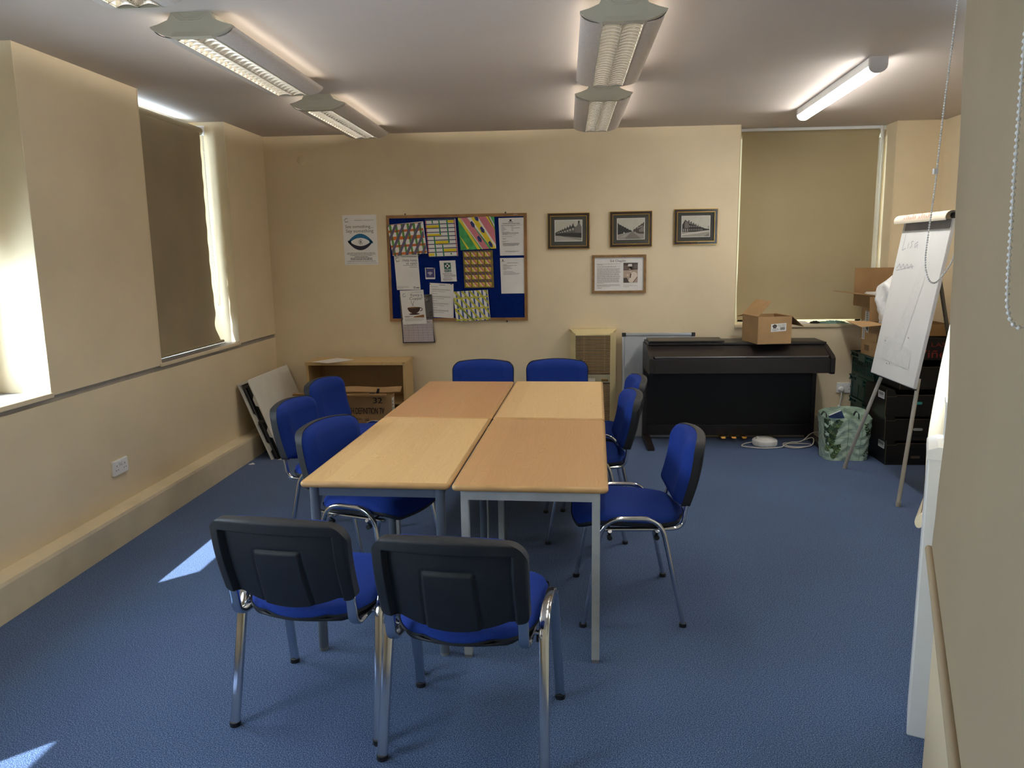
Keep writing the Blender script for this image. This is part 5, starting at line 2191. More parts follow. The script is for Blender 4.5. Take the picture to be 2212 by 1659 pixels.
def picture(label, x, z, w, h, kind, tilt):
    t = thing('picture_frame', label, 'framed picture', (x, YB, z), 0, 'framed street photographs')
    t.rotation_euler = (0, math.radians(tilt), 0)
    g = G()
    frame4(g, w, h, 0.006, 0.0, 0.016)
    frame4_in = G()
    obj('outer_gilt', g, M_gilt, t)
    g = G()
    g2 = G()
    frame4(g2, w - 0.010, h - 0.010, 0.019, 0.002, 0.024)
    g.v, g.f, g.mi, g.sm = [(a + 0.005, b, c + 0.005) for a, b, c in g2.v], g2.f, g2.mi, g2.sm
    obj('frame', g, M_fdark, t)
    g = G()
    g2 = G()
    frame4(g2, w - 0.046, h - 0.046, 0.006, 0.002, 0.020)
    g.v, g.f, g.mi, g.sm = [(a + 0.023, b, c + 0.023) for a, b, c in g2.v], g2.f, g2.mi, g2.sm
    obj('inner_gilt', g, M_gilt, t)
    g = G()
    g.box(0.02, w - 0.02, -0.010, -0.002, 0.02, h - 0.02)
    obj('mount', g, M_mount, t)
    px, pz = w * (0.5 - 0.33), h * (0.5 - 0.29)
    pw, ph = w * 0.66, h * 0.60
    p = Print((px, -0.0102, pz), WALLX, WALLZ)
    p.rect((206, 204, 198), 0, 0, pw, ph, 0)
    m_ = 0.03
    p.b = (pw * m_, ph * m_, pw * (1 - m_), ph * (1 - m_))
    p.rect((190, 188, 176), 0, 0, pw, ph, 1)
    P2 = lambda pts: [(pw * a, ph * b) for a, b in pts]
    dk, md, lt = (44, 42, 40), (92, 90, 86), (164, 160, 152)
    if kind == 0:
        p.poly(lt, P2([(0, 0), (1, 0), (1, 0.17), (0, 0.28)]), 2)
        p.poly((120, 116, 112), P2([(0.25, 0.24), (1, 0.05), (1, 0.10), (0.3, 0.255)]), 3)
        p.poly(dk, P2([(0.02, 0.28), (1, 0.16), (1, 0.52), (0.8, 0.62), (0.6, 0.55), (0.03, 0.40)]), 3)
        p.poly(md, P2([(0.03, 0.40), (0.74, 0.40), (0.80, 0.66), (0.62, 0.70), (0.05, 0.43)]), 4)
        for k in range(8):
            a = k / 7
            x_ = 0.10 + 0.56 * a ** 1.3
            y_ = 0.43 + 0.27 * a ** 1.3
            s_ = 0.02 + 0.045 * a
            p.poly(dk, P2([(x_ - s_, y_ - s_ * 1.2), (x_ + s_, y_ - s_ * 1.2), (x_, y_ + s_ * 2.2)]), 5)
            p.rect((176, 172, 164), pw * (x_ - s_ * 0.4), ph * (y_ - s_ * 2.8), pw * (x_ + s_ * 0.5), ph * (y_ - s_ * 1.3), 6)
        p.poly((110, 106, 102), P2([(0.74, 0.22), (1, 0.18), (1, 0.60), (0.88, 0.86), (0.74, 0.62)]), 5)
        p.rect(dk, pw * 0.84, ph * 0.80, pw * 0.90, ph * 0.95, 5)
        p.poly(dk, P2([(0.55, 0.21), (1, 0.15), (1, 0.38), (0.75, 0.40), (0.55, 0.40)]), 6)
    elif kind == 1:
        p.poly((150, 146, 138), P2([(0, 0), (1, 0), (1, 0.24), (0.55, 0.38), (0, 0.20)]), 2)
        p.poly((120, 116, 110), P2([(0.25, 0.0), (0.9, 0.0), (0.56, 0.37), (0.53, 0.37)]), 3)
        p.poly(lt, P2([(0.05, 0.10), (0.30, 0.14), (0.42, 0.26), (0.36, 0.26)]), 4)
        top_l = [(0.02, 0.80)] + [(0.02 + 0.5 * k / 12, 0.76 - 0.36 * (k / 12) + (0.03 if k % 2 else -0.01)) for k in range(1, 12)] + [(0.54, 0.40)]
        p.poly(dk, P2([(0.0, 0.22), (0.0, 0.80)]) + P2(top_l) + P2([(0.54, 0.37), (0.2, 0.28)]), 4)
        top_r = [(0.57, 0.40)] + [(0.57 + 0.43 * k / 10, 0.42 + 0.40 * (k / 10) + (0.03 if k % 2 else -0.01)) for k in range(1, 11)]
        p.poly((66, 62, 58), P2(top_r) + P2([(1, 0.26), (0.8, 0.27), (0.6, 0.36)]), 4)
        for k in range(4):
            x_ = 0.80 + 0.05 * k
            p.rect((170, 166, 158), pw * x_, ph * 0.36, pw * (x_ + 0.02), ph * (0.48 + 0.05 * k), 5)
        p.poly((140, 136, 130), P2([(0.72, 0.50), (0.92, 0.60), (0.92, 0.66), (0.72, 0.54)]), 5)
        p.rect((60, 58, 56), pw * 0.605, ph * 0.42, pw * 0.612, ph * 0.58, 5)
        p.rect((214, 212, 206), pw * 0.24, ph * 0.29, pw * 0.275, ph * 0.35, 5)
        p.rect((200, 198, 190), pw * 0.64, ph * 0.32, pw * 0.66, ph * 0.37, 5)
    else:
        p.poly((156, 152, 142), P2([(0, 0), (1, 0), (1, 0.30), (0.5, 0.28), (0, 0.24)]), 2)
        p.poly((196, 192, 182), P2([(0, 0.08), (0.5, 0.16), (1, 0.26), (1, 0.30), (0.4, 0.24), (0, 0.15)]), 3)
        p.poly((120, 116, 108), P2([(0.75, 0.0), (1, 0.0), (1, 0.22)]), 3)
        p.poly(dk, P2([(0.03, 0.25), (0.5, 0.25), (0.78, 0.30), (0.98, 0.32), (0.98, 0.36), (0.82, 0.40), (0.56, 0.52), (0.26, 0.66), (0.13, 0.82), (0.03, 0.58)]), 4)
        p.poly((112, 106, 102), P2([(0.11, 0.42), (0.26, 0.44), (0.26, 0.62), (0.14, 0.78), (0.11, 0.62)]), 5)
        p.poly((128, 124, 118), P2([(0.16, 0.78), (0.28, 0.63), (0.58, 0.52), (0.50, 0.58), (0.3, 0.70)]), 5)
        for k in range(7):
            a = k / 6
            x_ = 0.24 + 0.50 * a
            y_ = 0.74 - 0.30 * a
            p.rect(dk, pw * x_, ph * (y_ - 0.06), pw * (x_ + 0.035 - 0.02 * a), ph * (y_ + 0.05 - 0.03 * a), 6)
        for k in range(8):
            x_ = 0.28 + 0.06 * k
            p.rect((178, 172, 164), pw * x_, ph * 0.47, pw * (x_ + 0.018), ph * (0.55 - 0.008 * k), 6)
            p.rect((150, 146, 138), pw * x_, ph * 0.30, pw * (x_ + 0.02), ph * 0.39, 6)
        for k in range(3):
            p.rect((150, 146, 138), pw * (0.06 + 0.07 * k), ph * 0.27, pw * (0.10 + 0.07 * k), ph * 0.40, 6)
        p.rect(dk, pw * 0.925, ph * 0.36, pw * 0.94, ph * 0.52, 5)
    p.done('photograph', t)
    g = G()
    g.box(0.024, w - 0.024, -0.0145, -0.0135, 0.024, h - 0.024)
    obj('glass', g, M_pane, t)
    return t


picture('framed street photograph of a pointed gabled terrace, nearest the notice board', -0.153, 1.622, 0.358, 0.302, 0, 0.0)
picture('framed street photograph looking down a tree lined road', 0.374, 1.629, 0.357, 0.299, 1, -0.3)
picture('framed street photograph of a corner house, nearest to the back window', 0.911, 1.643, 0.363, 0.296, 2, 0.0)

# --- framed text panel
t = thing('framed_text', 'tan wood framed typed page with a small sepia portrait below the pictures', 'framed picture', (0.226, YB, 1.243), 0)
w, h = 0.458, 0.325
g = G()
frame4(g, w, h, 0.022, 0.0, 0.020)
obj('frame', g, mat('tan_wood_frame', (136, 104, 66), rough=0.45, var=0.12, vscale=8, stretch=(3, 8, 3)), t)
g = G()
g.box(0.018, w - 0.018, -0.008, -0.001, 0.018, h - 0.018)
obj('page', g, M_paper, t)
p = Print((0.022, -0.0082, 0.022), WALLX, WALLZ)
W_, H_p = w - 0.044, h - 0.044
p.text('Sid Chaplin', W_ * 0.315, H_p * 0.865, H_p * 0.065, (66, 62, 64), width=W_ * 0.32)
p.lines(W_ * 0.05, H_p * 0.80, W_ * 0.49, 2, H_p * 0.028, H_p * 0.011, (140, 132, 132), last=0.25)
p.lines(W_ * 0.05, H_p * 0.735, W_ * 0.49, 2, H_p * 0.028, H_p * 0.011, (140, 132, 132), seed=4, last=0.8)
p.lines(W_ * 0.05, H_p * 0.665, W_ * 0.49, 17, H_p * 0.0275, H_p * 0.013, (150, 142, 142), seed=9, last=0.3, ragged=0.10)
p.lines(W_ * 0.05, H_p * 0.175, W_ * 0.50, 3, H_p * 0.028, H_p * 0.011, (140, 132, 132), seed=2, last=0.55)
p.lines(W_ * 0.05, H_p * 0.075, W_ * 0.10, 1, H_p * 0.028, H_p * 0.012, (110, 102, 102), last=1.0)
X0, X1, Z0, Z1 = W_ * 0.59, W_ * 0.885, H_p * 0.235, H_p * 0.835
p.rect((176, 158, 142), X0, Z0, X1, Z1, 1)
q = lambda a, b: (X0 + (X1 - X0) * a, Z0 + (Z1 - Z0) * b)
p.poly((84, 72, 68), [q(0, 0.62), q(1, 0.66), q(1, 1), q(0, 1)], 2)
for k in range(7):
    a = 0.03 + 0.045 * k
    p.poly((122 + 12 * (k % 3), 112, 104), [q(a, 0.66), q(a + 0.03, 0.66), q(a + 0.03, 0.88), q(a, 0.86)], 3)
p.poly((110, 100, 94), [q(0.72, 0.70), q(0.96, 0.72), q(0.96, 0.92), q(0.72, 0.90)], 3)
p.poly((232, 226, 220), [q(0.30, 0.82), q(0.34, 0.93), q(0.58, 0.94), q(0.62, 0.82)], 4)
p.disc((206, 186, 168), *q(0.50, 0.66), (X1 - X0) * 0.13, (Z1 - Z0) * 0.12, l=4, n=14)
p.band((60, 48, 46), [q(0.36, 0.63), q(0.60, 0.64), q(0.70, 0.70)], (X1 - X0) * 0.04, 5)
p.poly((70, 56, 52), [q(0.36, 0.72), q(0.50, 0.80), q(0.66, 0.72), q(0.62, 0.66)], 4)
p.poly((226, 212, 198), [q(0.36, 0.06), q(0.66, 0.0), q(0.98, 0.30), q(0.96, 0.46), q(0.74, 0.56), q(0.55, 0.50), q(0.46, 0.30)], 4)
p.band((64, 50, 48), [q(0.53, 0.46), q(0.48, 0.24)], (X1 - X0) * 0.07, 5)
p.band((90, 74, 68), [q(0.98, 0.30), q(0.66, 0.0)], (X1 - X0) * 0.04, 5)
p.disc((210, 190, 172), *q(0.30, 0.38), (X1 - X0) * 0.08, l=5, n=10)
p.poly((74, 64, 60), [q(0.02, 0.0), q(0.42, 0.0), q(0.30, 0.18), q(0.22, 0.26), q(0.02, 0.24)], 5)
p.lines(X0, H_p * 0.195, X1 - X0, 2, H_p * 0.025, H_p * 0.006, (180, 170, 170), last=0.7)
p.lines(X0, H_p * 0.135, X1 - X0, 2, H_p * 0.025, H_p * 0.009, (160, 150, 150), last=0.4)
p.done('printed_page', t)
g = G()
g.box(0.02, w - 0.02, -0.0145, -0.0135, 0.02, h - 0.02)
obj('glass', g, M_pane, t)

# ------------------------------------------------------------------ flip chart easel
t = thing('flipchart_easel', 'white flip chart easel on grey tripod legs near the stacked boxes', 'easel', (2.055, 5.20, 0.0), 0)
# plane of the board: leans away from the room towards +x
leanx = 0.155
fb = Vector((2.166 - 2.055, 0, 0.727))
up_ = Vector((leanx, 0, 1)).normalized()
al = Vector((0, 1, 0))
nf = al.cross(up_).normalized()      # points towards ... checked below
if nf.x > 0:
    nf = -nf
Yb0, Yb1, BHf = 4.86 - 5.20, 5.54 - 5.20, 1.045


def fp(y, s, d=0.0):
    return fb + al * y + up_ * s + nf * d


g = G()
g.slab(fp(Yb0, 0), fp(Yb1, 0), fp(Yb1, BHf), fp(Yb0, BHf), 0.018)
obj('board', g, mat('easel_board', (196, 196, 200), rough=0.4, var=0.02), t)
g = G()
pad = [fp(Yb0 + 0.004, 0.004, 0.004), fp(Yb1 - 0.004, 0.004, 0.004), fp(Yb1 - 0.004, BHf - 0.055, 0.004), fp(Yb0 + 0.004, BHf - 0.055, 0.004)]
g.slab(*pad, 0.010)
g.slab(*[q_ + nf * 0.006 for q_ in pad], 0.010)
obj('paper_pad', g, mat('flip_paper', (226, 226, 224), rough=0.5, var=0.02, vscale=3), t)
g = G()
g.slab(fp(Yb0 + 0.02, BHf - 0.060, 0.012), fp(Yb1 - 0.045, BHf - 0.060, 0.012), fp(Yb1 - 0.045, BHf - 0.005, 0.012), fp(Yb0 + 0.02, BHf - 0.005, 0.012), 0.012)
obj('clamp_bar', g, mat('grey_clamp', (120, 116, 118), rough=0.4), t)
# rolled sheets draped over the top
g = G()
roll = []
for k in range(13):
    a = -0.6 + 3.9 * k / 12
    roll.append((0.036 + 0.042 * math.cos(a), BHf + 0.004 + 0.040 * math.sin(a)))


def rollf(u, v):
    k_ = v * 12
    i = min(int(k_), 11)
    d0, s0_ = roll[i]
    d1, s1_ = roll[i + 1]
    q_ = fp(Yb0 - 0.02 + (Yb1 - Yb0 + 0.05) * u, s0_ + (s1_ - s0_) * (k_ - i), d0 + (d1 - d0) * (k_ - i))
    return tuple(q_)


g.grid(rollf, 10, 36)
g.grid(lambda u, v: tuple(Vector(rollf(u, v)) + nf * -0.002), 10, 36, flip=True)
obj('rolled_sheets', g, mat('cream_flip_paper', (238, 228, 208), rough=0.6, var=0.02), t)
g = G()
g.cyl(tuple(fp(Yb1 - 0.05, BHf + 0.02, 0.0)), tuple(fp(Yb1 + 0.02, BHf + 0.02, 0.0)), 0.02, 12)
obj('end_knob', g, M_black, t)
g = G()
g.cyl(tuple(fp(Yb0 + 0.05, BHf + 0.02, 0.0)), tuple(fp(Yb0 - 0.02, BHf + 0.02, 0.0)), 0.02, 12)
obj('end_knob', g, M_black, t)
for (fx, fy, ty) in ((2.043 - 2.055, 5.632 - 5.20, 5.44 - 5.20), (2.068 - 2.055, 4.771 - 5.20, 4.925 - 5.20)):
    g = G()
    a = Vector((fx, fy, 0.02))
    b = fp(ty, 0.06, -0.030)
    g.tube([a, b], 0.0125, 12)
    lg = obj('leg', g, M_grey, t)
    g = G()
    g.cyl((fx, fy, 0.0), tuple(a + (b - a).normalized() * 0.01), 0.015, 12)
    obj('foot_cap', g, M_grey, lg)
g = G()
a = Vector((2.64 - 2.055, 5.02 - 5.20, 0.012))
b = fp(0.0, 0.95, -0.04)
g.tube([a, b], 0.0125, 12)
lg = obj('leg', g, mat('dark_grey_tube', (86, 84, 80), rough=0.5), t)
g = G()
g.cyl((a.x, a.y, 0), (a.x, a.y, 0.02), 0.015, 12)
obj('foot_cap', g, M_grey, lg)
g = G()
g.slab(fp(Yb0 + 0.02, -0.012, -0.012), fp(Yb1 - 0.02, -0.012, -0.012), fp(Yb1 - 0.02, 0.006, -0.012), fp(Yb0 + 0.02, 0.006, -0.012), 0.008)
obj('board_shadow_strip', g, M_black, t)  # black strip stands in for the shadow under the board's lower edge
# handwriting: the board faces -x, its left (photo) is +y
o_ = fp(Yb1, 0, 0.0205)
p = Print(o_, -al, up_, lift=0.001)
p.n = nf
ink = (176, 176, 182)
Wp = Yb1 - Yb0
p.band(ink, [(0.075, 0.965), (0.072, 0.855), (0.12, 0.868)], 0.006)
p.band(ink, [(0.150, 0.905), (0.148, 0.868)], 0.006)
p.band(ink, [(0.215, 0.915), (0.185, 0.910), (0.205, 0.885), (0.180, 0.868)], 0.006)
p.band(ink, [(0.285, 0.910), (0.245, 0.895), (0.255, 0.870), (0.285, 0.895), (0.290, 0.868)], 0.006)
pts_ = [(0.05 + 0.03 * k, 0.735 + (0.03 if k % 2 else 0.0)) for k in range(9)]
p.band(ink, pts_, 0.006)
p.band(ink, [(0.05, 0.718), (0.30, 0.752)], 0.004)
for (x_, y_) in ((0.22, 0.10), (0.26, 0.105), (0.12, 0.245), (0.45, 0.30)):
    p.band((120, 120, 126), [(x_, y_), (x_ + 0.02, y_ - 0.008)], 0.005)
p.poly((222, 222, 220), [(0.24, 0.26), (0.40, 0.24), (0.52, 0.78), (0.42, 0.80)], 0)
p.poly((219, 219, 217), [(0.10, 0.27), (0.24, 0.27), (0.40, 0.24), (0.55, 0.22), (0.56, 0.10), (0.12, 0.12)], -1)
p.done('handwriting', t)
# red marker writing on the roll
i_r = 3
p = Print(fp(Yb1 - 0.12, BHf - 0.002, 0.0795), -al, (up_ + nf * -0.1).normalized(), lift=0.0006)
p.n = nf
for k in range(12):
    x_ = 0.032 * k + (0.03 if k > 5 else 0)
    h_ = 0.022 + 0.010 * ((k * 5) % 3)
    p.band((196, 110, 96), [(x_, 0.0), (x_ + 0.008, h_), (x_ + 0.016, 0.006), (x_ + 0.022, h_ * 0.7)], 0.003)
p.done('red_handwriting', t)

# ------------------------------------------------------------------ boxes, crates and bag in the back right corner
M_bbox = mat('black_printed_carton', (20, 19, 20), rough=0.42, var=0.15, vscale=9)
M_bedge = mat('carton_cut_edge', (120, 104, 84), rough=0.8)


def fruit_box(label, x, y, z, w, d, h, cut=0.05, sticker=None, oval=None):
    t = thing('produce_box', label, 'box', (x, y, z), 0, 'black produce boxes')
    g = G()
    # front with raised left shoulder and lowered middle
    prof = [(0, 0), (w, 0), (w, h), (w - 0.05, h), (w - 0.05, h - 0.012), (w - 0.06, h - cut), (0.075, h - cut), (0.062, h - cut + 0.018), (0.058, h - 0.02), (0.045, h), (0, h)]
    tt = 0.006

    def shoulder(y_):
        g.prism([(0, y_, 0), (w, y_, 0), (w, y_, h - cut), (0, y_, h - cut)], (0, tt, 0))
        g.prism([(0, y_, h - cut), (0.075, y_, h - cut), (0.062, y_, h - cut + 0.018), (0.056, y_, h), (0, y_, h)], (0, tt, 0))
        g.prism([(w - 0.075, y_, h - cut), (w, y_, h - cut), (w, y_, h), (w - 0.056, y_, h), (w - 0.062, y_, h - cut + 0.018)], (0, tt, 0))
    shoulder(0.0)
    shoulder(d - tt)
    g.box(0, tt, tt, d - tt, 0, h)
    g.box(w - tt, w, tt, d - tt, 0, h)
    g.box(tt, w - tt, tt, d - tt, 0, tt)
    g.box(tt, 0.05, tt, d - tt, h - 0.008, h)
    g.box(w - 0.05, w - tt, tt, d - tt, h - 0.008, h)
    obj('body', g, M_bbox, t)
    g = G()
    zc_ = h - cut
    for a, b in (((0, h - cut - 0.012), (0.07, h - cut - 0.012)), ((0.07, h - cut - 0.012), (0.078, zc_)), ((0.078, zc_), (w - 0.02, zc_))):
        dx, dz = b[0] - a[0], b[1] - a[1]
        L_ = math.hypot(dx, dz)
        nx, nz = -dz / L_ * 0.0012, dx / L_ * 0.0012
        g.add([(a[0] - nx, -0.0008, a[1] - nz), (b[0] - nx, -0.0008, b[1] - nz), (b[0] + nx, -0.0008, b[1] + nz), (a[0] + nx, -0.0008, a[1] + nz)], [(0, 1, 2, 3)])
    g.box(-0.0008, 0.0016, -0.0008, 0.0016, 0.0, h)
    obj('cut_edge', g, M_bedge, t)
    if sticker:
        p = Print((-0.0008, sticker[0] + 0.12, sticker[1]), (0, -1, 0), WALLZ)
        p.rect((224, 224, 226), 0, 0, 0.115, 0.052)
        for k in range(16):
            p.rect((60, 60, 66), 0.010 + k * 0.0055, 0.022, 0.0128 + k * 0.0055 + 0.0012 * (k % 2), 0.046, 1)
        p.lines(0.012, 0.012, 0.09, 1, 0.01, 0.004, (130, 130, 136), last=1.0)
        p.done('printed_sticker', t)
    if oval:
        p = Print((0, -0.0008, 0), WALLX, WALLZ)
        ox, oz, col = oval
        p.disc(col, ox - 0.025, oz, 0.010, 0.010, l=1, n=12, a0=PI / 2, a1=3 * PI / 2)
        p.rect(col, ox - 0.025, oz - 0.010, ox + 0.025, oz + 0.010, 1)
        p.disc(col, ox + 0.025, oz, 0.010, 0.010, l=1, n=12, a0=-PI / 2, a1=PI / 2)
        p.done('hand_hole', t)
    return t


fruit_box('black produce box on the carpet, lowest of the stack behind the easel', 2.368, 5.735, 0.0, 0.50, 0.39, 0.186, 0.022, (0.02, 0.115), (0.215, 0.060, (96, 78, 66)))
fruit_box('black produce box with a grey oval hand hole, second from the carpet', 2.352, 5.735, 0.186, 0.50, 0.39, 0.182, 0.020, None, (0.235, 0.085, (176, 178, 180)))
fruit_box('black produce box with a teal oval and barcode sticker, third from the carpet', 2.345, 5.735, 0.368, 0.52, 0.39, 0.200, 0.040, (0.02, 0.125), (0.225, 0.100, (58, 160, 164)))
fruit_box('plain black produce box with a cut away front, under the red lettered box', 2.440, 5.740, 0.569, 0.46, 0.38, 0.215, 0.050)
t = fruit_box('black produce box with red lettering, topmost of the black boxes', 2.440, 5.740, 0.785, 0.46, 0.38, 0.175, 0.012)
p = Print((0, -0.001, 0), WALLX, WALLZ)
p.text('LAS', 0.195, 0.098, 0.030, (140, 46, 44), width=0.105)
p.text('Vi\u00f1es', 0.105, 0.018, 0.058, (146, 46, 44), width=0.245)
p.done('printed_lettering', t)

# green crates
M_crate = mat('dark_green_plastic', (16, 58, 52), rough=0.45, var=0.12, vscale=10)


def crate(label, x, y, z, w, d, h, slots):
    t = thing('plastic_crate', label, 'crate', (x, y, z), 0, 'green plastic crates')
    g = G()
    a = 0.014
    tt = 0.005
    if slots:
        for (x_, s_) in ((a, 1), (w - a - tt, 1)):
            g.box(x_, x_ + tt, a, d - a, 0.0, h * 0.18)
            g.box(x_, x_ + tt, a, d - a, h * 0.44, h * 0.50)
            g.box(x_, x_ + tt, a, d - a, h * 0.76, h - 0.02)
            n_ = 14
            for k in range(n_ + 1):
                yy = a + (d - 2 * a - 0.012) * k / n_
                g.box(x_, x_ + tt, yy, yy + 0.012, h * 0.1, h * 0.8)
        g.box(a, w - a, a, a + tt, 0, h - 0.02)
        g.box(a, w - a, d - a - tt, d - a, 0, h - 0.02)
        g.box(a + tt + 0.006, w - a - tt - 0.006, a + tt + 0.006, d - a - tt - 0.006, 0.002, h * 0.72)
    else:
        g.box(a, a + tt, a, d - a, 0, h - 0.02)
        g.box(w - a - tt, w - a, a, d - a, 0, h - 0.02)
        g.box(a, w - a, a, a + tt, 0, h - 0.02)
        g.box(a, w - a, d - a - tt, d - a, 0, h - 0.02)
        g.box(a, w - a, a, d - a, 0, 0.006)
        for k in range(4):
            yy = 0.05 + (d - 0.1) * k / 3
            g.box(a - 0.004, a, yy - 0.006, yy + 0.006, 0.01, h - 0.03)
    obj('body', g, M_crate, t)
    g = G()
    z0 = h - 0.045
    for b in ((0, 0.018, 0, d), (w - 0.018, w, 0, d), (0.018, w - 0.018, 0, 0.018), (0.018, w - 0.018, d - 0.018, d)):
        g.box(b[0], b[1], b[2], b[3], h - 0.012, h, bev=0.003)
        g.box(b[0], b[1], b[2], b[3], z0, z0 + 0.010, bev=0.003)
    for k in range(6):
        yy = 0.02 + (d - 0.04) * k / 5
        g.box(0.002, 0.016, yy - 0.004, yy + 0.004, z0, h - 0.004)
    g.box(-0.004, 0.010, d * 0.36, d * 0.64, z0 - 0.018, h - 0.006, bev=0.003)
    obj('rim', g, M_crate, t)
    return t


crate('dark green crate on the carpet behind the shopping bag, lowest green crate', 2.400, 6.135, 0.0, 0.40, 0.47, 0.178, False)
crate('dark green crate just above the shopping bag, second green crate up', 2.400, 6.135, 0.179, 0.40, 0.49, 0.184, False)
crate('solid sided green crate beside the socket, third green crate up', 2.396, 6.135, 0.364, 0.40, 0.50, 0.186, False)
crate('slotted dark green crate full of papers, topmost green crate', 2.402, 6.130, 0.551, 0.40, 0.52, 0.196, True)
# papers standing in the crates
def paper_stack(label, x, y, z, w, d, n, seed, tint=(206, 200, 188)):
    t = thing('paper_stack', label, 'papers', (x, y, z), 0)
    rnd = random.Random(seed)
    for k in range(n):
        g = G()
        dx = w / n
        hh = 0.02 + 0.02 * rnd.random()
        g.box(0, w * (0.85 + 0.15 * rnd.random()), k * d / n, (k + 0.8) * d / n, 0.0, hh)
        c = tuple(int(v - 30 * rnd.random()) for v in tint)
        obj('sheet', g, flat(tuple((v // 12) * 12 for v in c)), t)
    return t


paper_stack('bundle of papers lying in the topmost green crate', 2.43, 6.17, 0.551 + 0.143, 0.30, 0.44, 9, 2)
paper_stack('bundle of papers in the third green crate', 2.43, 6.17, 0.372, 0.30, 0.42, 8, 3, (176, 164, 146))

# cardboard cartons piled on the crates
t = carton('cardboard_box', 'shallow brown carton resting on the topmost green crate', (2.415, 6.140, 0.748), 0, 0.34, 0.32, 0.118, M_card, cat='box')
p = Print((-0.0008, 0.30, 0.0), (0, -1, 0), WALLZ)
p.rect((120, 92, 58), 0.05, 0.035, 0.15, 0.080)
p.text('C', 0.20, 0.05, 0.02, (90, 66, 44))
p.done('printed_mark', t)
t = carton('cardboard_box', 'brown carton with white barcode strips, between the shallow and the open carton', (2.410, 6.140, 0.867), 0, 0.34, 0.34, 0.262, M_card, cat='box')
p = Print((-0.0008, 0.36, 0.0), (0, -1, 0), WALLZ)
for (x0, z0, ww, hh) in ((0.105, 0.08, 0.085, 0.15), (0.06, 0.0, 0.055, 0.15), (0.14, 0.06, 0.045, 0.05)):
    p.rect((222, 220, 216), x0, z0, x0 + ww, z0 + hh, 0)
    for k in range(int(hh / 0.008)):
        p.rect((70, 70, 74), x0 + ww * 0.25, z0 + 0.006 + 0.008 * k, x0 + ww * 0.8, z0 + 0.006 + 0.008 * k + 0.003 + 0.002 * (k % 2), 1)
p.lines(0.21, 0.06, 0.07, 4, 0.010, 0.005, (150, 112, 70), last=0.8)
p.done('printed_label', t)
t = carton('cardboard_box', 'open carton at the very top with its back flap standing up', (2.375, 6.120, 1.130), 0, 0.42, 0.46, 0.105, M_card2,
           flaps=(('L', 0.17, 84), ('B', 0.20, 3)), cat='box')
t = thing('paper_stack', 'white papers lying flat in the open top carton', 'papers', (2.40, 6.15, 1.215))
for k in range(4):
    g = G()
    g.box(0.01 * k, 0.30 + 0.008 * k, 0.015 * k, 0.32, 0.008 * k, 0.008 * k + 0.006)
    obj('sheet', g, M_paper, t)
t = carton('cardboard_box', 'shallow open carton behind the easel with a tan flap folded out', (2.300, 5.720, 0.962), 0, 0.46, 0.30, 0.085, M_card2,
           cat='box')
g = G()
g.slab((0.0, 0.0, 0.085), (0.0, 0.298, 0.085), (-0.175, 0.292, 0.092), (-0.165, 0.01, 0.070), 0.004)
obj('flap', g, M_card, t)
g = G()
g.slab((0.0, 0.298, 0.085), (0.46, 0.298, 0.085), (0.46, 0.262, 0.26), (-0.02, 0.262, 0.27), 0.004)
obj('flap', g, M_card, t)
# white carrier bag in that carton
t = thing('carrier_bag', 'crumpled white plastic carrier bag stuffed in the shallow open carton behind the easel', 'bag', (2.43, 5.840, 0.972))
g = G()


def cb(u, v):
    a = 2 * PI * u
    r = (0.075 + 0.045 * math.sin(v * 2.4)) * (1 + 0.09 * math.sin(a * 5 + v * 9) + 0.07 * abs(math.sin(a * 6 - v * 12)) + 0.05 * abs(math.sin(a * 11 + v * 21)))
    if v > 0.86:
        r *= 1 - 0.55 * (v - 0.86) / 0.14
    return (r * math.cos(a) * 1.15, r * math.sin(a) * 0.95, 0.0 + v * 0.40 + 0.025 * math.sin(a * 2 + 1) * v)


g.grid(cb, 40, 26)
obj('sack', g, mat('white_polythene', (226, 226, 224), rough=0.35, var=0.03, vscale=9, bump=0.5, bscale=30), t)

# shopping bag
t = thing('shopping_bag', 'pale green leaf patterned shopping bag standing beside the piano', 'bag', (1.950, 5.830, 0.0), 0)
M_bag = mat('pale_green_woven_plastic', (186, 212, 194), rough=0.4, var=0.06, vscale=7, bump=0.8, bscale=26, stretch=(1, 1, 2.2))
bw_, bd_, bh_ = 0.375, 0.25, 0.355


def rim(u):
    """rounded rectangle loop, u 0..1, starting front left going right"""
    a = 2 * PI * u - PI * 0.75
    c_, s_ = math.cos(a), math.sin(a)
    k_ = 1.0 / max(abs(c_), abs(s_)) ** 0.86
    return (0.5 + 0.5 * c_ * min(k_, 1.18) * 0.92, 0.5 + 0.5 * s_ * min(k_, 1.18) * 0.92)


def bagf(u, v):
    rx, ry = rim(u)
    grow = 0.90 + 0.12 * v
    x = (rx - 0.5) * bw_ * grow * 1.03 + bw_ / 2
    y = (ry - 0.5) * bd_ * grow * 1.06 + bd_ / 2
    z = v * bh_ * (0.90 + 0.03 * math.sin(u * 2 * PI * 2 + 0.6) + 0.14 * ry)
    w_ = 0.004 * math.sin(z * 90 + 3 * math.sin(u * 40)) + 0.003 * math.sin(u * 70 + z * 30)
    return (x + w_ * (rx - 0.5), y + w_ * (ry - 0.5) * 2, z)


g = G()
g.grid(bagf, 96, 40)
g.grid(lambda u, v: (lambda p: (p[0] * 0.985 + bw_ / 2 * 0.015, p[1] * 0.97 + bd_ / 2 * 0.03, p[2]))(bagf(u, v)), 96, 40, flip=True)
g.box(0.05, bw_ - 0.05, 0.04, bd_ - 0.04, 0.0, 0.006)
obj('body', g, M_bag, t)
# printed foliage: leaves placed on the front surface
g = G()
rnd = random.Random(4)
LC = [(70, 96, 66), (98, 130, 70), (56, 74, 60), (128, 146, 84), (58, 98, 54)]


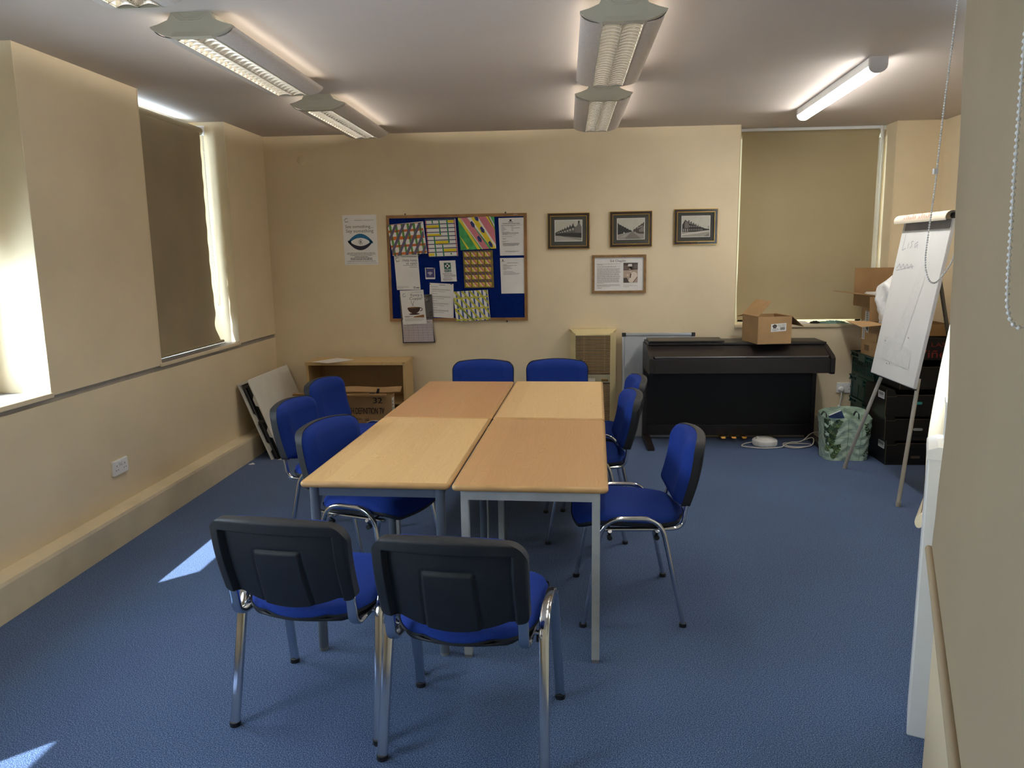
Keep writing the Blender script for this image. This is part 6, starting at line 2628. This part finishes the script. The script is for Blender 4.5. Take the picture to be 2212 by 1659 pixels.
def front_pt(x, z):
    """project on the front wall: x in 0..1 across"""
    u = 0.0 + 0.25 * x
    v = z
    p_ = Vector(bagf(u, v))
    out = Vector((p_.x - bw_ / 2, p_.y - bd_ / 2, 0)).normalized()
    return p_ + out * 0.0028


mats_leaf = []
def leaf(x, z, ln, wd, ang, c):
    dx, dz = math.cos(ang), math.sin(ang)
    pts = []
    for k, (a, b) in enumerate(((0, 0), (0.35, 1), (0.75, 0.7), (1, 0), (0.75, -0.7), (0.35, -1))):
        lx = x + (a * ln * dx - b * wd * dz) / bw_
        lz = z + (a * ln * dz + b * wd * dx) / bh_
        pts.append(front_pt(max(-0.3, min(1.3, lx)), max(0.02, min(0.98, lz))))
    m_ = flat(c)
    if m_ not in mats_leaf:
        mats_leaf.append(m_)
    g.poly(pts, mats_leaf.index(m_))


def sprig(x, z, ang, n, ln, sz, c):
    for k in range(n):
        a = k / max(1, n - 1)
        px_, pz_ = x + a * ln * math.cos(ang) / bw_, z + a * ln * math.sin(ang) / bh_
        for s_ in (-1, 1):
            leaf(px_, pz_, sz * (1.1 - 0.4 * a), sz * 0.22, ang + s_ * 0.75, c if (k + s_) % 3 else LC[(k + 2) % 5])
    for k in range(6):
        a = k / 6
        leaf(x + a * ln * math.cos(ang) / bw_, z + a * ln * math.sin(ang) / bh_, ln / 5, 0.0016, ang, (70, 90, 62))


sprig(-0.01, 0.60, 0.9, 7, 0.14, 0.055, LC[0])
sprig(-0.09, 0.74, 1.4, 6, 0.10, 0.06, LC[2])
sprig(-0.06, 0.36, 1.0, 7, 0.13, 0.05, LC[2])
sprig(-0.08, 0.52, 1.6, 6, 0.15, 0.05, LC[2])
sprig(0.03, 0.28, 1.3, 6, 0.12, 0.045, LC[4])
sprig(-0.07, 0.20, 1.2, 5, 0.10, 0.04, LC[3])
sprig(0.07, 0.06, 0.9, 5, 0.09, 0.04, LC[1])
sprig(0.09, 0.30, 0.3, 4, 0.06, 0.035, LC[1])
sprig(0.98, 0.60, 1.9, 5, 0.10, 0.035, LC[0])
sprig(1.00, 0.62, 1.1, 4, 0.08, 0.035, LC[2])
sprig(0.92, 0.10, 1.1, 6, 0.10, 0.022, (60, 74, 66))
sprig(1.04, 0.14, 1.4, 5, 0.10, 0.022, (60, 74, 66))
obj('printed_foliage', g, mats_leaf, t)
g = G()
for x_ in (0.46, 0.80):
    pts = [tuple(front_pt(x_, k / 12 * 0.98 + 0.01) + Vector((0, -0.0006, 0))) for k in range(13)]
    g.tube(pts, 0.0016, 5)
obj('seam', g, mat('green_seam', (120, 156, 140), rough=0.6), t)
for (x0, s_) in ((0.03, 1), (bw_ - 0.10, 1)):
    g = G()
    path = [(x0, bd_ * 0.75, bh_ * 0.9), (x0 + 0.01, bd_ * 0.7, bh_ * 0.99), (x0 + 0.03, bd_ * 0.66, bh_ * 0.96), (x0 + 0.035, bd_ * 0.66, bh_ * 0.80)]
    g.tube(fillet(path, 0.03, 5), 0, prof=[(-0.012, -0.001), (0.012, -0.001), (0.012, 0.001), (-0.012, 0.001)], up=(0, 1, 0.2))
    obj('handle', g, M_black, t)
t = thing('book', 'dark blue book poking out of the shopping bag', 'book', (2.08, 5.93, 0.175))
g = G()
g.box(0, 0.10, 0, 0.022, 0, 0.17, xf=Matrix.Rotation(math.radians(-24), 4, 'Y'))
obj('cover', g, mat('blue_book_cover', (44, 66, 120), rough=0.5), t)
g = G()
g.box(0.003, 0.097, 0.003, 0.019, 0.004, 0.172, xf=Matrix.Rotation(math.radians(-24), 4, 'Y'))
obj('page_block', g, M_paper, t)

# oddments along the back sill
rnd = random.Random(3)
M_gpl = mat('green_crumpled_plastic', (104, 140, 132), rough=0.35, var=0.15, vscale=20)
for (name, label, x, y, w_, d_, h_, m_) in (
        ('plastic_bag', 'crumpled grey white plastic on the back sill beside the carton', 1.93, 6.80, 0.16, 0.09, 0.022, M_paper),
        ('plastic_bag', 'dark crumpled plastic on the back sill under the blind', 2.10, 6.80, 0.09, 0.07, 0.022, M_black),
        ('plastic_bag', 'green crumpled plastic wrapper lying along the back sill', 2.17, 6.79, 0.24, 0.09, 0.026, M_gpl)):
    g = G()

    def cr_(u, v, w_=w_, d_=d_, h_=h_, s=x):
        e_ = math.sin(u * PI) ** 0.5 * math.sin(v * PI) ** 0.5
        return ((u - 0.0) * w_ + 0.004 * math.sin(v * 17 + s * 9), (v - 0.5) * d_ + 0.008 * math.sin(u * 23 + s * 5), h_ * e_ * (0.6 + 0.4 * math.sin(u * 31 + v * 13 + s)))
    g.grid(cr_, 24, 10)
    tag(obj(name, g, m_, loc=(x, y, RSILL + 0.001)), label, 'plastic')

# painted over blanking plate high on the back wall
g = G()
g.lathe([(0.0, 0.004), (0.034, 0.004), (0.038, 0.0)], 28)
tag(obj('blanking_plate', g, M_wall, loc=(-2.262, YB, 2.405), rot=(PI / 2, 0, 0)), 'round painted over blanking plate high on the back wall above the posters', 'wall plate')
